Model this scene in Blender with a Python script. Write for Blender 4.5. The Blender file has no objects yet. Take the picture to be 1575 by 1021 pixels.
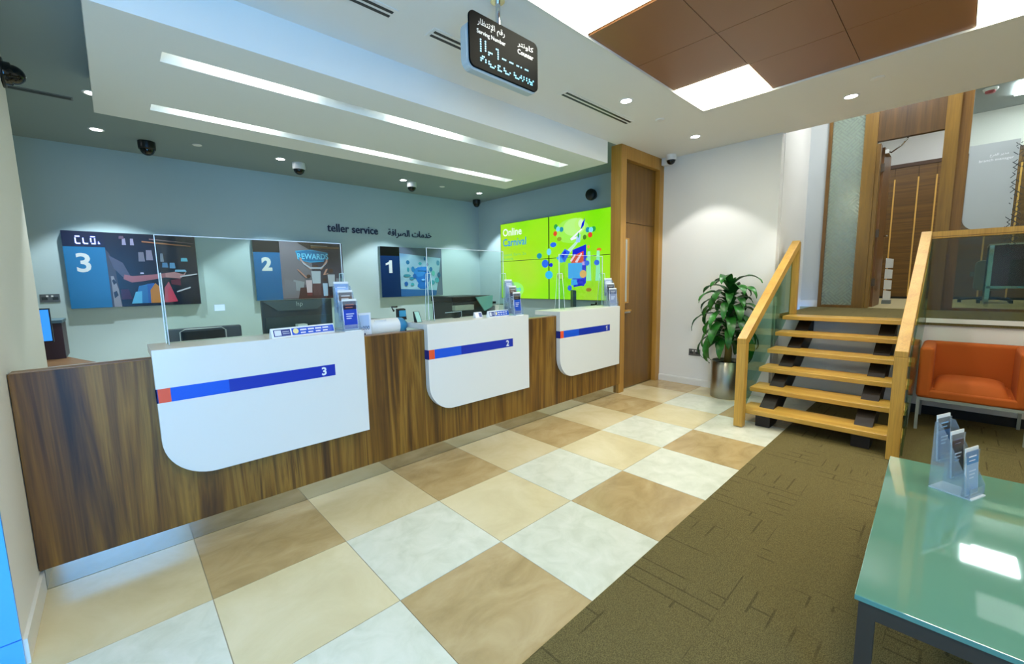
import bpy, bmesh, math, random
from math import sin, cos, pi, radians as R
from mathutils import Vector, Matrix
random.seed(7)
SC = bpy.context.scene
COL = SC.collection

# ---------------------------------------------------------------- camera
yaw, pitch, roll = 0.7551, -0.1203, -0.0171
FPX = 644.6
fwd = Vector((sin(yaw)*cos(pitch), cos(yaw)*cos(pitch), sin(pitch)))
rt = Vector((cos(yaw), -sin(yaw), 0)); up = rt.cross(fwd)
r2 = cos(roll)*rt + sin(roll)*up; u2 = -sin(roll)*rt + cos(roll)*up
cd = bpy.data.cameras.new('camera'); cam = bpy.data.objects.new('camera', cd); COL.objects.link(cam)
cam.matrix_world = Matrix(((r2.x, u2.x, -fwd.x, -0.1916), (r2.y, u2.y, -fwd.y, -2.1934), (r2.z, u2.z, -fwd.z, 1.3957), (0, 0, 0, 1)))
cd.sensor_width = 36; cd.lens = FPX/1575*36; cd.clip_start = .02; cd.clip_end = 100
SC.camera = cam
# ---------------------------------------------------------------- world, exposure
SC.view_settings.view_transform = 'Standard'; SC.view_settings.look = 'None'
SC.view_settings.exposure = 1.25; SC.view_settings.gamma = 1.0; SC.view_settings.use_curve_mapping = False
wd = bpy.data.worlds.new('world'); SC.world = wd; wd.use_nodes = True
wd.node_tree.nodes['Background'].inputs[0].default_value = (.12, .38, 1.0, 1)
wd.node_tree.nodes['Background'].inputs[1].default_value = 1.2
SC.cycles.max_bounces = 8; SC.cycles.diffuse_bounces = 5; SC.cycles.transparent_max_bounces = 24
SC.cycles.sample_clamp_indirect = 6; SC.cycles.use_denoising = True
PANEL_E, SLOT_E, SPOT_W, DAY_W = 7.0, 5.0, 30.0, 62.0

# daylight coming through the entrance glazing behind the camera
def area_light(name, loc, rot, sx, sy, power, col):
    l = bpy.data.lights.new(name, 'AREA'); l.shape = 'RECTANGLE'; l.size = sx; l.size_y = sy; l.energy = power; l.color = col
    o = bpy.data.objects.new(name, l); COL.objects.link(o); o.location = loc; o.rotation_euler = rot
    return o
area_light('daylight', (-.9, -3.42, 1.2), (R(90), 0, 0), 2.2, 2.2, DAY_W, (.13, .45, 1.0))

# ---------------------------------------------------------------- materials
def lin(c):
    if isinstance(c, str): c = tuple(int(c[i:i+2], 16) for i in (0, 2, 4))
    return tuple((v/255/12.92 if v/255 <= .04045 else ((v/255+.055)/1.055)**2.4) for v in c) + (1,)
MATS = {}
def mat(name, col, rough=.5, metal=0., emit=None, es=1., spec=.5, coat=0.):
    key = name
    if key in MATS: return MATS[key]
    m = bpy.data.materials.new(name); m.use_nodes = True; b = m.node_tree.nodes['Principled BSDF']
    b.inputs['Base Color'].default_value = lin(col); b.inputs['Roughness'].default_value = rough
    b.inputs['Metallic'].default_value = metal; b.inputs['Specular IOR Level'].default_value = spec
    b.inputs['Coat Weight'].default_value = coat
    if emit is not None:
        b.inputs['Emission Color'].default_value = lin(emit); b.inputs['Emission Strength'].default_value = es
    MATS[key] = m
    return m
def N(nt, t, **k):
    n = nt.nodes.new(t)
    for a, v in k.items(): setattr(n, a, v)
    return n
def mapped(nt, scale, rot=(0, 0, 0), loc=(0, 0, 0)):
    tc = N(nt, 'ShaderNodeTexCoord'); mp = N(nt, 'ShaderNodeMapping')
    mp.inputs['Scale'].default_value = scale; mp.inputs['Rotation'].default_value = rot; mp.inputs['Location'].default_value = loc
    nt.links.new(tc.outputs['Object'], mp.inputs['Vector'])
    return mp.outputs['Vector']
def ramp(nt, fac, stops, k=1.):
    r = N(nt, 'ShaderNodeValToRGB'); e = r.color_ramp.elements
    while len(e) < len(stops): e.new(.5)
    for i, (p, c) in enumerate(stops): e[i].position = p; e[i].color = tuple(v*k for v in lin(c)[:3])+(1,)
    nt.links.new(fac, r.inputs['Fac']); return r.outputs['Color']
def noise(nt, vec, scale, detail=4, rough=.55, dist=0.):
    n = N(nt, 'ShaderNodeTexNoise'); n.inputs['Scale'].default_value = scale; n.inputs['Detail'].default_value = detail
    n.inputs['Roughness'].default_value = rough; n.inputs['Distortion'].default_value = dist
    nt.links.new(vec, n.inputs['Vector']); return n.outputs['Fac']
def bump(nt, b, h, s=.2, d=.01):
    bp = N(nt, 'ShaderNodeBump'); bp.inputs['Strength'].default_value = s; bp.inputs['Distance'].default_value = d
    nt.links.new(h, bp.inputs['Height']); nt.links.new(bp.outputs['Normal'], b.inputs['Normal'])
def mixc(nt, fac, a, b, mode='MIX'):
    m = N(nt, 'ShaderNodeMix', data_type='RGBA', blend_type=mode)
    if isinstance(fac, float): m.inputs[0].default_value = fac
    else: nt.links.new(fac, m.inputs[0])
    for s, v in ((6, a), (7, b)):
        if hasattr(v, 'node'): nt.links.new(v, m.inputs[s])
        else: m.inputs[s].default_value = v
    return m.outputs[2]
def wood(name, stops, scale=(9, 9, .55), fine=(90, 90, 2.2), rough=.38, rot=(0, 0, 0), amt=.35, dist=.6, k=.75):
    if name in MATS: return MATS[name]
    m = mat(name, 'ffffff', rough); nt = m.node_tree; b = nt.nodes['Principled BSDF']
    v = mapped(nt, scale, rot); v2 = mapped(nt, fine, rot)
    c = ramp(nt, noise(nt, v, 1.0, 5, .6, dist), stops, k)
    f = ramp(nt, noise(nt, v2, 1.0, 3, .6), ((.3, '6e6e6e'), (.62, 'ffffff')))
    nt.links.new(mixc(nt, amt, c, f, 'MULTIPLY'), b.inputs['Base Color'])
    return m
def glass(name, tint='eef8f4', rough=.0, refl=1.0, opac=.0, solid='c8d8d0'):
    if name in MATS: return MATS[name]
    m = bpy.data.materials.new(name); m.use_nodes = True; nt = m.node_tree; nt.nodes.clear()
    out = N(nt, 'ShaderNodeOutputMaterial'); tr = N(nt, 'ShaderNodeBsdfTransparent'); gl = N(nt, 'ShaderNodeBsdfGlossy')
    tr.inputs[0].default_value = lin(tint); gl.inputs['Roughness'].default_value = rough
    fr = N(nt, 'ShaderNodeLayerWeight'); fr.inputs[0].default_value = .5; mx = N(nt, 'ShaderNodeMixShader')
    pw = N(nt, 'ShaderNodeMath', operation='POWER'); pw.inputs[1].default_value = 4.5; nt.links.new(fr.outputs['Facing'], pw.inputs[0])
    mu = N(nt, 'ShaderNodeMath', operation='MULTIPLY_ADD'); mu.inputs[1].default_value = .55*refl; mu.inputs[2].default_value = .025*refl
    nt.links.new(pw.outputs[0], mu.inputs[0]); nt.links.new(mu.outputs[0], mx.inputs[0])
    nt.links.new(tr.outputs[0], mx.inputs[1]); nt.links.new(gl.outputs[0], mx.inputs[2])
    last = mx.outputs[0]
    if opac > 0:
        d = N(nt, 'ShaderNodeBsdfDiffuse'); d.inputs[0].default_value = lin(solid)
        m2 = N(nt, 'ShaderNodeMixShader'); m2.inputs[0].default_value = opac
        nt.links.new(last, m2.inputs[1]); nt.links.new(d.outputs[0], m2.inputs[2]); last = m2.outputs[0]
    nt.links.new(last, out.inputs[0]); MATS[name] = m
    return m
def paint(name, col, rough=.6):
    if name in MATS: return MATS[name]
    m = mat(name, col, rough); nt = m.node_tree; b = nt.nodes['Principled BSDF']
    bump(nt, b, noise(nt, mapped(nt, (1, 1, 1)), 220, 2), .04, .002)
    return m

WALL = paint('wall_paint_white', 'e4e4df'); WALLT = paint('wall_paint_teller', 'b2c8ce'); CEIL = paint('ceiling_paint', 'e8e8e3', .7)
SOFF = paint('bulkhead_paint', 'e8ebe8'); SKIRT = mat('skirting_white', 'e2e2dc', .4)
BLUEP = mat('blue_laminate', '4fb0ff', .3)
WALNUT = wood('walnut_counter', ((.28, '3a2208'), (.4, '6a440e'), (.5, '8e6218'), (.58, 'a97c2c'), (.68, '6e480e'), (.8, 'b88a3a')), (7, 7, .38), (75, 75, 1.5), .5, amt=.45, dist=1.4)
WALNUTTOP = wood('walnut_top', ((.3, '7a5436'), (.6, 'a8835e')), (3, 30, 30))
OAKL = wood('light_oak', ((.25, 'c08c34'), (.5, 'd4a648'), (.8, 'e0b65c')), (6, 6, .6), (100, 100, 4), .4, amt=.25, dist=.3, k=.92)
OAKY = wood('light_oak_tread', ((.25, 'c08c34'), (.5, 'd6a84a'), (.8, 'e4ba5e')), (14, .7, 14), (110, 3, 110), .32, amt=.22, dist=.3, k=.92)
OAKF = wood('oak_frame', ((.25, 'a87426'), (.5, 'be8c3a'), (.8, 'cc9c4a')), (8, 8, .5), (90, 90, 3), .4, amt=.25, dist=.3, k=.88)
OAKD = wood('oak_door', ((.25, '6e480e'), (.45, '8c6218'), (.6, '7c5412'), (.8, 'a27626')), (9, 9, .4), (90, 90, 2), .4, amt=.35, dist=.6)
OAKP = wood('oak_partition', ((.25, '74500f'), (.5, '8f6a1c'), (.8, 'a67e2c')), (8, 8, .5), (90, 90, 3), .4, amt=.3, dist=.3)
WARD = wood('wardrobe_veneer', ((.25, '5c3d0c'), (.5, '7d5614'), (.8, '966c22')), (.6, .6, 26), (3, 3, 160), .45, amt=.4, dist=.3)
DESKW = wood('desk_laminate', ((.3, '7a5636'), (.6, '94704c')), (3, 12, 12))
STEEL = mat('brushed_steel', 'b5b8b8', .28, 1.0); CHROME = mat('chrome', 'd8dcdc', .08, 1.0); DSTEEL = mat('dark_steel', '5c5246', .45, .6)
LEGM = mat('painted_metal_leg', '9ea59c', .4, .3)
BLACK = mat('black_plastic', '101214', .35); DGREY = mat('dark_grey_plastic', '2d3437', .45); MGREY = mat('mid_grey_plastic', '6f7878', .5)
WPL = mat('white_plastic', 'e6e8e6', .35); WLAM = mat('white_laminate', 'dfe0da', .28)
NAVY = mat('stripe_navy', '182a80', .4); DBLUE = mat('stripe_dark_blue', '0a2ca4', .4); LBLUE = mat('stripe_blue', '0e54d0', .4); ORNG = mat('stripe_orange', 'e8562a', .4)
GLASSC = glass('clear_glass', 'f4fbf8', refl=.9); GLASSG = glass('green_glass', 'cfe6dc', refl=1.0)
EDGE = mat('glass_edge', 'bfe0d6', .15, emit='cfeee6', es=.0)
ACR = glass('acrylic', 'e6eef4', refl=1.3, opac=.18, solid='d8e6f2'); ACRE = mat('acrylic_edge', 'e6f2fa', .15)
def lamp_mat(name, col, s):
    if name in MATS: return MATS[name]
    m = mat(name, 'ffffff', .5, emit=col, es=s); return m
PANELM = lamp_mat('light_panel_glow', (255, 249, 222), PANEL_E)
SLOTM = lamp_mat('slot_lamp_glow', (252, 255, 246), SLOT_E)
SPOTM = lamp_mat('downlight_glow', (248, 248, 255), 14.0)
TXTN = mat('navy_lettering', '182850', .4); TXTW = mat('white_lettering', 'e8eef0', .5)

# ---------------------------------------------------------------- mesh builder
class B:
    def __init__(s): s.v = []; s.f = []; s.m = []; s.mats = []; s.sm = []
    def mi(s, m):
        if m not in s.mats: s.mats.append(m)
        return s.mats.index(m)
    def add(s, vs, fs, m, smooth=False, M=None):
        o = len(s.v); i = s.mi(m)
        for p in vs: s.v.append(tuple(M @ Vector(p)) if M is not None else tuple(p))
        for f in fs: s.f.append([o+k for k in f]); s.m.append(i); s.sm.append(smooth)
        return s
    def box(s, x0, x1, y0, y1, z0, z1, m, M=None):
        vs = [(x, y, z) for z in (z0, z1) for y in (y0, y1) for x in (x0, x1)]
        return s.add(vs, [(0, 2, 3, 1), (4, 5, 7, 6), (0, 1, 5, 4), (2, 6, 7, 3), (0, 4, 6, 2), (1, 3, 7, 5)], m, M=M)
    def prism(s, poly, a, b, axis, m, smooth=False, M=None, capm=None):
        """poly in the two other axes, extruded from a to b along axis (poly must be convex or ngon-able)"""
        def P(u, w, t): return {'x': (t, u, w), 'y': (u, t, w), 'z': (u, w, t)}[axis]
        n = len(poly); vs = [P(u, w, a) for u, w in poly] + [P(u, w, b) for u, w in poly]
        ar = sum(poly[i][0]*poly[(i+1) % n][1]-poly[(i+1) % n][0]*poly[i][1] for i in range(n))
        flip = (ar > 0) != (axis == 'y')
        if b < a: flip = not flip
        cap = [list(range(n)), list(range(n, 2*n))]
        if flip: cap[0].reverse()
        else: cap[1].reverse()
        sd = []
        for i in range(n):
            j = (i+1) % n; q = [i, j, n+j, n+i]
            if not flip: q.reverse()
            sd.append(q)
        s.add(vs, cap, capm or m, False, M)
        o = len(s.v)-2*n; k = s.mi(m)
        for q in sd: s.f.append([o+t for t in q]); s.m.append(k); s.sm.append(smooth)
        return s
    def lathe(s, prof, c, m, seg=32, axis='z', smooth=True, M=None):
        vs = []; fs = []; n = len(prof)
        for k in range(seg):
            a = 2*pi*k/seg
            for r, h in prof:
                p = (r*cos(a), r*sin(a), h)
                p = {'z': p, 'y': (p[0], p[2], p[1]), 'x': (p[2], p[0], p[1])}[axis]
                vs.append((c[0]+p[0], c[1]+p[1], c[2]+p[2]))
        for k in range(seg):
            k2 = (k+1) % seg
            for i in range(n-1):
                q = [k*n+i, k2*n+i, k2*n+i+1, k*n+i+1]
                if axis == 'y': q.reverse()
                fs.append(q)
        return s.add(vs, fs, m, smooth, M)
    def cyl(s, c, r, h, m, axis='z', seg=24, M=None):
        return s.lathe([(0, 0), (r, 0), (r, h), (0, h)], c, m, seg, axis, False, M)
    def tube(s, pts, r, m, seg=8, M=None):
        pts = [Vector(p) for p in pts]; vs = []; fs = []
        rr = r if isinstance(r, (list, tuple)) else [r]*len(pts)
        for i, p in enumerate(pts):
            d = (pts[min(i+1, len(pts)-1)]-pts[max(i-1, 0)]).normalized()
            a = d.orthogonal().normalized() if i == 0 else (a - d*a.dot(d)).normalized()
            b = d.cross(a)
            for k in range(seg): t = 2*pi*k/seg; vs.append(p+(a*cos(t)+b*sin(t))*rr[i])
        for i in range(len(pts)-1):
            for k in range(seg):
                k2 = (k+1) % seg; fs.append((i*seg+k, i*seg+k2, (i+1)*seg+k2, (i+1)*seg+k))
        fs.append(list(range(seg))[::-1]); fs.append([(len(pts)-1)*seg+k for k in range(seg)])
        return s.add(vs, fs, m, True, M)
    def poly(s, pts, m, M=None): return s.add(pts, [list(range(len(pts)))], m, M=M)

def rootloc(p):
    v = Vector((0, 0, 0))
    while p is not None: v += Vector(p.location); p = p.parent
    return v
def obj(name, b, parent=None, local=False, bevel=0, seg=2, weld=False):
    me = bpy.data.meshes.new(name)
    off = Vector((0, 0, 0)) if (local or parent is None) else rootloc(parent)
    me.from_pydata([tuple(Vector(v)-off) for v in b.v], [], b.f)
    for m in b.mats: me.materials.append(m)
    me.polygons.foreach_set('material_index', b.m); me.polygons.foreach_set('use_smooth', b.sm); me.update()
    o = bpy.data.objects.new(name, me); COL.objects.link(o)
    if parent is not None: o.parent = parent
    if bevel:
        md = o.modifiers.new('bevel', 'BEVEL'); md.width = bevel; md.segments = seg; md.limit_method = 'ANGLE'; md.angle_limit = R(40)
    return o
def tag(o, label=None, cat=None, group=None, kind=None):
    if label: o['label'] = label
    if cat: o['category'] = cat
    if group: o['group'] = group
    if kind: o['kind'] = kind
    return o
def thing(name, label, cat, loc=(0, 0, 0), rz=0, group=None):
    o = bpy.data.objects.new(name, None); COL.objects.link(o); o.location = loc; o.rotation_euler = (0, 0, rz); o.empty_display_size = .05
    return tag(o, label, cat, group)
def struct(name, b, bevel=0): return tag(obj(name, b, bevel=bevel), kind='structure')

def text_geo(s, size=1., bold=0., sx=1., align='LEFT'):
    cu = bpy.data.curves.new('t', 'FONT'); cu.body = s; cu.size = size; cu.offset = bold; cu.resolution_u = 3; cu.align_x = align
    o = bpy.data.objects.new('t', cu); COL.objects.link(o)
    dg = bpy.context.evaluated_depsgraph_get(); me = bpy.data.meshes.new_from_object(o.evaluated_get(dg))
    vs = [(v.co.x*sx, v.co.y) for v in me.vertices]; fs = [list(p.vertices) for p in me.polygons]
    bpy.data.objects.remove(o); bpy.data.curves.remove(cu); bpy.data.meshes.remove(me)
    return vs, fs
ONE = ([(.42, 0), (.70, 0), (.70, 1), (.48, 1), (.40, .86), (.15, .76), (.15, .60), (.42, .70)], [[0, 1, 2, 3, 4, 7], [4, 5, 6, 7]])
def text(b, s, org, ru, uu, w=None, h=None, m=TXTW, off=.001, bold=0., depth=0., centre=False):
    """flat lettering starting at org, running along ru, upright along uu; scaled to width w / cap height h"""
    vs, fs = text_geo(s, 1., bold) if s != '1' else ([(x*.72, y*.72) for x, y in ONE[0]], ONE[1])
    if not vs: return b
    x0 = min(v[0] for v in vs); x1 = max(v[0] for v in vs); y0 = min(v[1] for v in vs); y1 = max(v[1] for v in vs)
    kx = w/(x1-x0) if w else None; ky = h/(y1-y0) if h else None
    if kx is None: kx = ky
    if ky is None: ky = kx
    ru = Vector(ru).normalized(); uu = Vector(uu).normalized(); n = ru.cross(uu); org = Vector(org)
    cx = (x1-x0)/2*kx if centre else 0
    base = [org + ru*((x-x0)*kx-cx) + uu*((y-y0)*ky) + n*off for x, y in vs]
    b.add(base, fs, m)
    if depth:
        bk = [p + n*depth for p in base]; b.add(bk, fs, m)
        o = len(b.v)-2*len(base); k = b.mi(m); ec = {}
        for f in fs:
            for i in range(len(f)):
                e = (f[i], f[(i+1) % len(f)]); ec[tuple(sorted(e))] = ec.get(tuple(sorted(e)), [])+[e]
        for es in ec.values():
            if len(es) == 1:
                i, j = es[0]; b.f.append([o+i, o+j, o+len(base)+j, o+len(base)+i]); b.m.append(k); b.sm.append(False)
    return b
AR = lambda *c: ''.join(chr(x) for x in reversed(c))
def ell(cx, cy, rx, ry, n=20, a0=0): return [(cx+rx*cos(2*pi*k/n+a0), cy+ry*sin(2*pi*k/n+a0)) for k in range(n)]
def rrect(x0, x1, y0, y1, r, n=6, which=(1, 1, 1, 1)):
    """rounded rectangle, corners in order BL, BR, TR, TL"""
    out = []
    for (cx, cy, a, w, px, py) in ((x0+r, y0+r, pi, which[0], x0, y0), (x1-r, y0+r, 1.5*pi, which[1], x1, y0), (x1-r, y1-r, 0, which[2], x1, y1), (x0+r, y1-r, .5*pi, which[3], x0, y1)):
        if w: out += [(cx+r*cos(a+k*pi/2/n), cy+r*sin(a+k*pi/2/n)) for k in range(n+1)]
        else: out.append((px, py))
    return out
class Art:
    """flat picture: polygons in picture coordinates laid on a plane"""
    def __init__(s, b, org, ru, uu, W, H): s.b = b; s.o = Vector(org); s.r = Vector(ru); s.u = Vector(uu); s.n = s.r.cross(s.u); s.W = W; s.H = H; s.k = 1
    def p(s, pts, m):
        s.k += 1; s.b.poly([s.o+s.r*(x*s.W)+s.u*(y*s.H)+s.n*(.0004*s.k) for x, y in pts], m)
    def t(s, txt, x, y, w=None, h=None, m=TXTW, bold=0.):
        s.k += 1; text(s.b, txt, s.o+s.r*(x*s.W)+s.u*(y*s.H), s.r, s.u, w*s.W if w else None, h*s.H if h else None, m, .0004*s.k, bold)
def pm(h, es=0.): # printed / screen colour
    return mat(('screen_' if es else 'print_')+h, h if not es else '050505', .25 if not es else .15, emit=h if es else None, es=es or 1.)

# ================================================================ SETTING
XR, YB, ZC = 5.24, 4.5, 2.95
# --- tile floor: one mesh, tiles over a grout bed
def tile_mat(name, a, b_, c, scale=2.5, st=1.):
    m = mat(name, 'ffffff', .22); nt = m.node_tree; b = nt.nodes['Principled BSDF']
    v = mapped(nt, (scale, scale*st, 1))
    nt.links.new(ramp(nt, noise(nt, v, 1.6, 6, .62, .6), ((.3, a), (.5, b_), (.72, c))), b.inputs['Base Color'])
    b.inputs['Specular IOR Level'].default_value = .5
    return m
T_TAN = tile_mat('tile_tan', 'a28b5e', 'b59e70', 'c2ae82', 2.0, 1.8); T_BEI = tile_mat('tile_beige', 'c6b88e', 'd1c49c', 'dacfac', 1.6)
T_CRE = tile_mat('tile_cream', 'cfc298', 'd8cda4', 'e1d7b2', 1.6); T_WHI = tile_mat('tile_marble', 'cdd2bf', 'd8dccb', 'e2e4d6', 5)
GROUT = mat('grout', '8f856c', .8)
b = B(); b.box(-2.6, 5.62, -1.2, 4.5, -.05, -.002, GROUT)
yr = [(.626, 0), (0, -.6), (-.6, -1.2)]
for i in range(-5, 10):
    for j in range(-7, 3):
        x0, x1 = i*.6, i*.6+.6; 
        y1 = -j*.6; y0 = y1-.6
        x0 = max(x0, -2.6); x1 = min(x1, 5.62)
        if j == -1: y1 = .626; y0 = 0
        elif j < -1: y0, y1 = .626+(-j-2)*.6, .626+(-j-1)*.6
        y1 = min(y1, 4.5)
        if j < 0: m = T_TAN if i % 2 == 0 else T_BEI
        elif j == 0: m = T_CRE if i % 2 == 0 else T_WHI
        else: m = T_WHI if i % 2 == 0 else T_TAN
        if j >= 2: continue
        g = .0016
        b.box(x0+g, x1-g, y0+g, y1-g, -.004, 0, m)
struct('floor', b)
# --- carpet
m = mat('carpet_tiles', '5a5034', .95, spec=.1); CARPET = m; nt = m.node_tree; bs = nt.nodes['Principled BSDF']
v = mapped(nt, (1, 1, 1)); n1 = noise(nt, mapped(nt, (170, 330, 60)), 1, 2, .6); 
ck = N(nt, 'ShaderNodeTexChecker'); ck.inputs['Scale'].default_value = 2.0; nt.links.new(mapped(nt, (1, 1, .001), loc=(.1, .1, .5)), ck.inputs['Vector'])
c1 = ramp(nt, n1, ((.3, '524a2c'), (.7, '80754c')))
def dashes(rot, seed):
    br = N(nt, 'ShaderNodeTexBrick'); nt.links.new(mapped(nt, (1, 1, .001), (0, 0, rot), (seed, seed, 0)), br.inputs['Vector'])
    for a, c in (('Scale', 1.), ('Brick Width', .5), ('Row Height', .0834), ('Mortar Size', .0055), ('Mortar Smooth', .3)): br.inputs[a].default_value = c
    br.inputs['Color1'].default_value = br.inputs['Color2'].default_value = (0, 0, 0, 1); br.inputs['Mortar'].default_value = (1, 1, 1, 1)
    g = ramp(nt, noise(nt, mapped(nt, (3.1, 3.1, .01), (0, 0, 0), (seed*3, 0, 0)), 1, 1, .5), ((.50, '000000'), (.56, 'ffffff')))
    return mixc(nt, 1.0, br.outputs['Color'], g, 'MULTIPLY')
dd = mixc(nt, ck.outputs['Fac'], dashes(0, .1), dashes(R(90), .3))
inv = N(nt, 'ShaderNodeInvert'); nt.links.new(mixc(nt, .62, dd, (0, 0, 0, 1)), inv.inputs['Color'])
nt.links.new(mixc(nt, 1.0, c1, inv.outputs[0], 'MULTIPLY'), bs.inputs['Base Color']); bump(nt, bs, n1, .6, .006)
tag(obj('fitted_carpet', B().box(-2.6, .35, -3.3, -1.2, -.05, .004, CARPET).box(.45, 5.62, -3.8, -1.2, -.05, .004, CARPET).box(.35, .45, -3.3, -1.2, -.05, .004, CARPET)), 'olive brown patterned carpet tiles covering the waiting area floor', 'carpet')
# --- walls
WB = B(); WB.box(-1.9, 5.34, 4.5, 4.6, 0, ZC+.2, WALLT); struct('wall_back', WB)
WB = B(); WB.box(5.24, 5.34, .74, 4.5, 0, ZC+.2, WALLT)
struct('wall_teller_right', WB)
WB = B(); WB.box(5.24, 5.34, -.76, .74, 0, ZC, WALL); struct('wall_plant', WB)
WB = B(); WB.prism([(5.34, -.765), (7.19, -.60), (7.19, -.5), (5.34, -.66)], -.05, 4.0, 'z', WALL); struct('wall_return', WB)
WB = B(); WB.box(7.19, 7.27, -.82, -.5, .955, 4.0, paint('wall_paint_cool', 'c2c8c8')); struct('wall_partition', WB)
struct('baseboard_partition', B().box(7.178, 7.19, -.81, -.60, .955, 1.05, SKIRT))
WB = B(); WB.box(5.62, 5.70, -3.8, -.73, -.05, .952, WALL); struct('wall_riser', WB)
struct('baseboard_riser', B().box(5.608, 5.62, -3.8, -.74, .004, .09, mat('skirting_dark', '1c1814', .6)))
WB = B(); WB.box(-.69, -.563, .1, 1.95, 0, ZC, WALL); struct('wall_left', WB)
struct('baseboard_left', B().box(-.563, -.551, .1, .62, 0, .1, SKIRT))
struct('wall_left_outer', B().box(-1.9, -1.8, 1.95, 4.5, 0, ZC, WALLT))
struct('wall_left_inner', B().box(-1.9, -.69, 1.85, 1.95, 0, ZC, WALLT))
struct('wall_left_front', B().box(-2.6, -.69, .1, .2, 0, ZC, WALL))
struct('wall_entrance_side', B().box(-2.7, -2.6, -3.4, .2, 0, ZC, WALL))
b = B(); b.box(-2.7, -2.05, -3.4, -3.3, 0, ZC, WALL).box(.35, .45, -3.9, -3.3, 0, ZC, WALL).box(.25, .45, -3.4, -3.3, 0, ZC, WALL).box(.45, 7.3, -3.9, -3.8, 0, ZC+1.1, WALL).box(-2.05, .25, -3.4, -3.3, 2.35, ZC, WALL); struct('wall_entrance', b)
b = B(); b.box(-2.05, .25, -3.37, -3.33, 0, .06, DSTEEL).box(-2.05, .25, -3.37, -3.33, 2.29, 2.35, DSTEEL)
for x in (-2.05, -.93, .19): b.box(x, x+.06, -3.37, -3.33, .06, 2.29, DSTEEL)
b.box(-1.99, .19, -3.353, -3.347, .06, 2.29, GLASSC); struct('window_1', b)
struct('baseboard_plant_wall', B().box(5.226, 5.24, -.755, .59, 0, .085, SKIRT).box(5.22, 5.226, -.755, .59, 0, .075, SKIRT), bevel=.002)
# blue panel facing the entrance, end of the left wall
t = thing('blue_wall_panel', 'bright blue panel on the end of the white wall at the far left', 'wall panel', (-.9, .095, 0))
obj('panel', B().box(-1.25, -.563, .085, .0995, .115, 2.6, BLUEP), t); obj('plinth', B().box(-1.25, -.563, .085, .0995, 0, .11, BLUEP), t)
# --- ceiling with the brown coffer
b = B()
b.box(-2.7, 5.3, -.43, .66, ZC, ZC+.08, CEIL).box(3.97, 5.3, -3.9, -.43, ZC, ZC+.08, CEIL).box(-2.7, -2.2, -3.9, -.43, ZC, ZC+.08, CEIL)
b.box(5.22, 5.3, -3.9, -.77, ZC+.08, 4.05, CEIL)
struct('ceiling', b)
struct('ceiling_teller', B().box(-2.7, 5.34, .66, 4.6, ZC, ZC+.08, paint('teller_ceiling_dimmed', '8c9c9e', .7)))  # grey darker than the main ceiling, standing in for the low light here
BRN = mat('brown_ceiling_panel', '936440', .38)
b = B(); b.box(-2.2, 3.97, -3.9, -.43, ZC+.03, ZC+.06, mat('seam_dark', '3a2816', .8))
hole = {(6, 0), (9, 0), (9, 3), (6, 3), (2, 0), (2, 3), (6, 5), (2, 5)}
def gx(i): return 3.97-(10-i)*.595
def gy(j): return -.435-j*.57
for i in range(-1, 10):
    for j in range(0, 6):
        x0 = max(gx(i), -2.2)
        if (i, j) in hole or x0 > gx(i+1): continue
        b.box(x0+.002, gx(i+1)-.002, gy(j+1)+.002, gy(j)-.002, ZC+.006, ZC+.03, BRN)
struct('ceiling_brown', b)
b = B(); b.box(-2.2, 3.985, -.435, -.42, ZC-.008, ZC+.012, SKIRT).box(3.965, 3.98, -3.9, -.42, ZC-.008, ZC+.012, SKIRT); struct('trim_1', b)
struct('ceiling_office', B().box(5.3, 10.6, -4.1, -.5, 4.03, 4.1, paint('office_ceiling', '9fa8aa')))
# bulkhead over the tellers with two light channels
b = B(); x0, x1 = -.175, 4.02
b.box(x0, x1, .65, .98, 2.71, ZC, SOFF).box(x0, x1, 1.12, 1.905, 2.71, ZC, SOFF).box(x0, x1, 2.045, 2.37, 2.71, ZC, SOFF)
for y0, y1 in ((.98, 1.12), (1.905, 2.045)):
    b.box(x0, .13, y0, y1, 2.71, ZC, SOFF).box(3.73, x1, y0, y1, 2.71, ZC, SOFF).box(.13, 3.73, y0, y1, 2.86, ZC, SOFF)
struct('ceiling_bulkhead', b)
# platform
b = B(); b.box(5.60, 7.6, -3.85, -.74, .90, .955, CARPET); struct('floor_platform', b)
struct('trim_2', B().box(5.592, 5.604, -3.8, -2.0, .925, .968, SKIRT))
struct('floor_office', B().box(7.19, 10.5, -4.1, -.5, .90, .962, mat('office_carpet_cream', 'b3a67c', .9)))
struct('wall_office_back', B().box(10.5, 10.6, -4.1, -.5, .955, 4.05, WALL))
struct('wall_office_side', B().box(7.27, 10.6, -.5, -.4, .955, 4.05, WALL))
struct('wall_office_far', B().box(5.7, 10.6, -4.2, -4.1, .955, 4.05, WALL))
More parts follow.
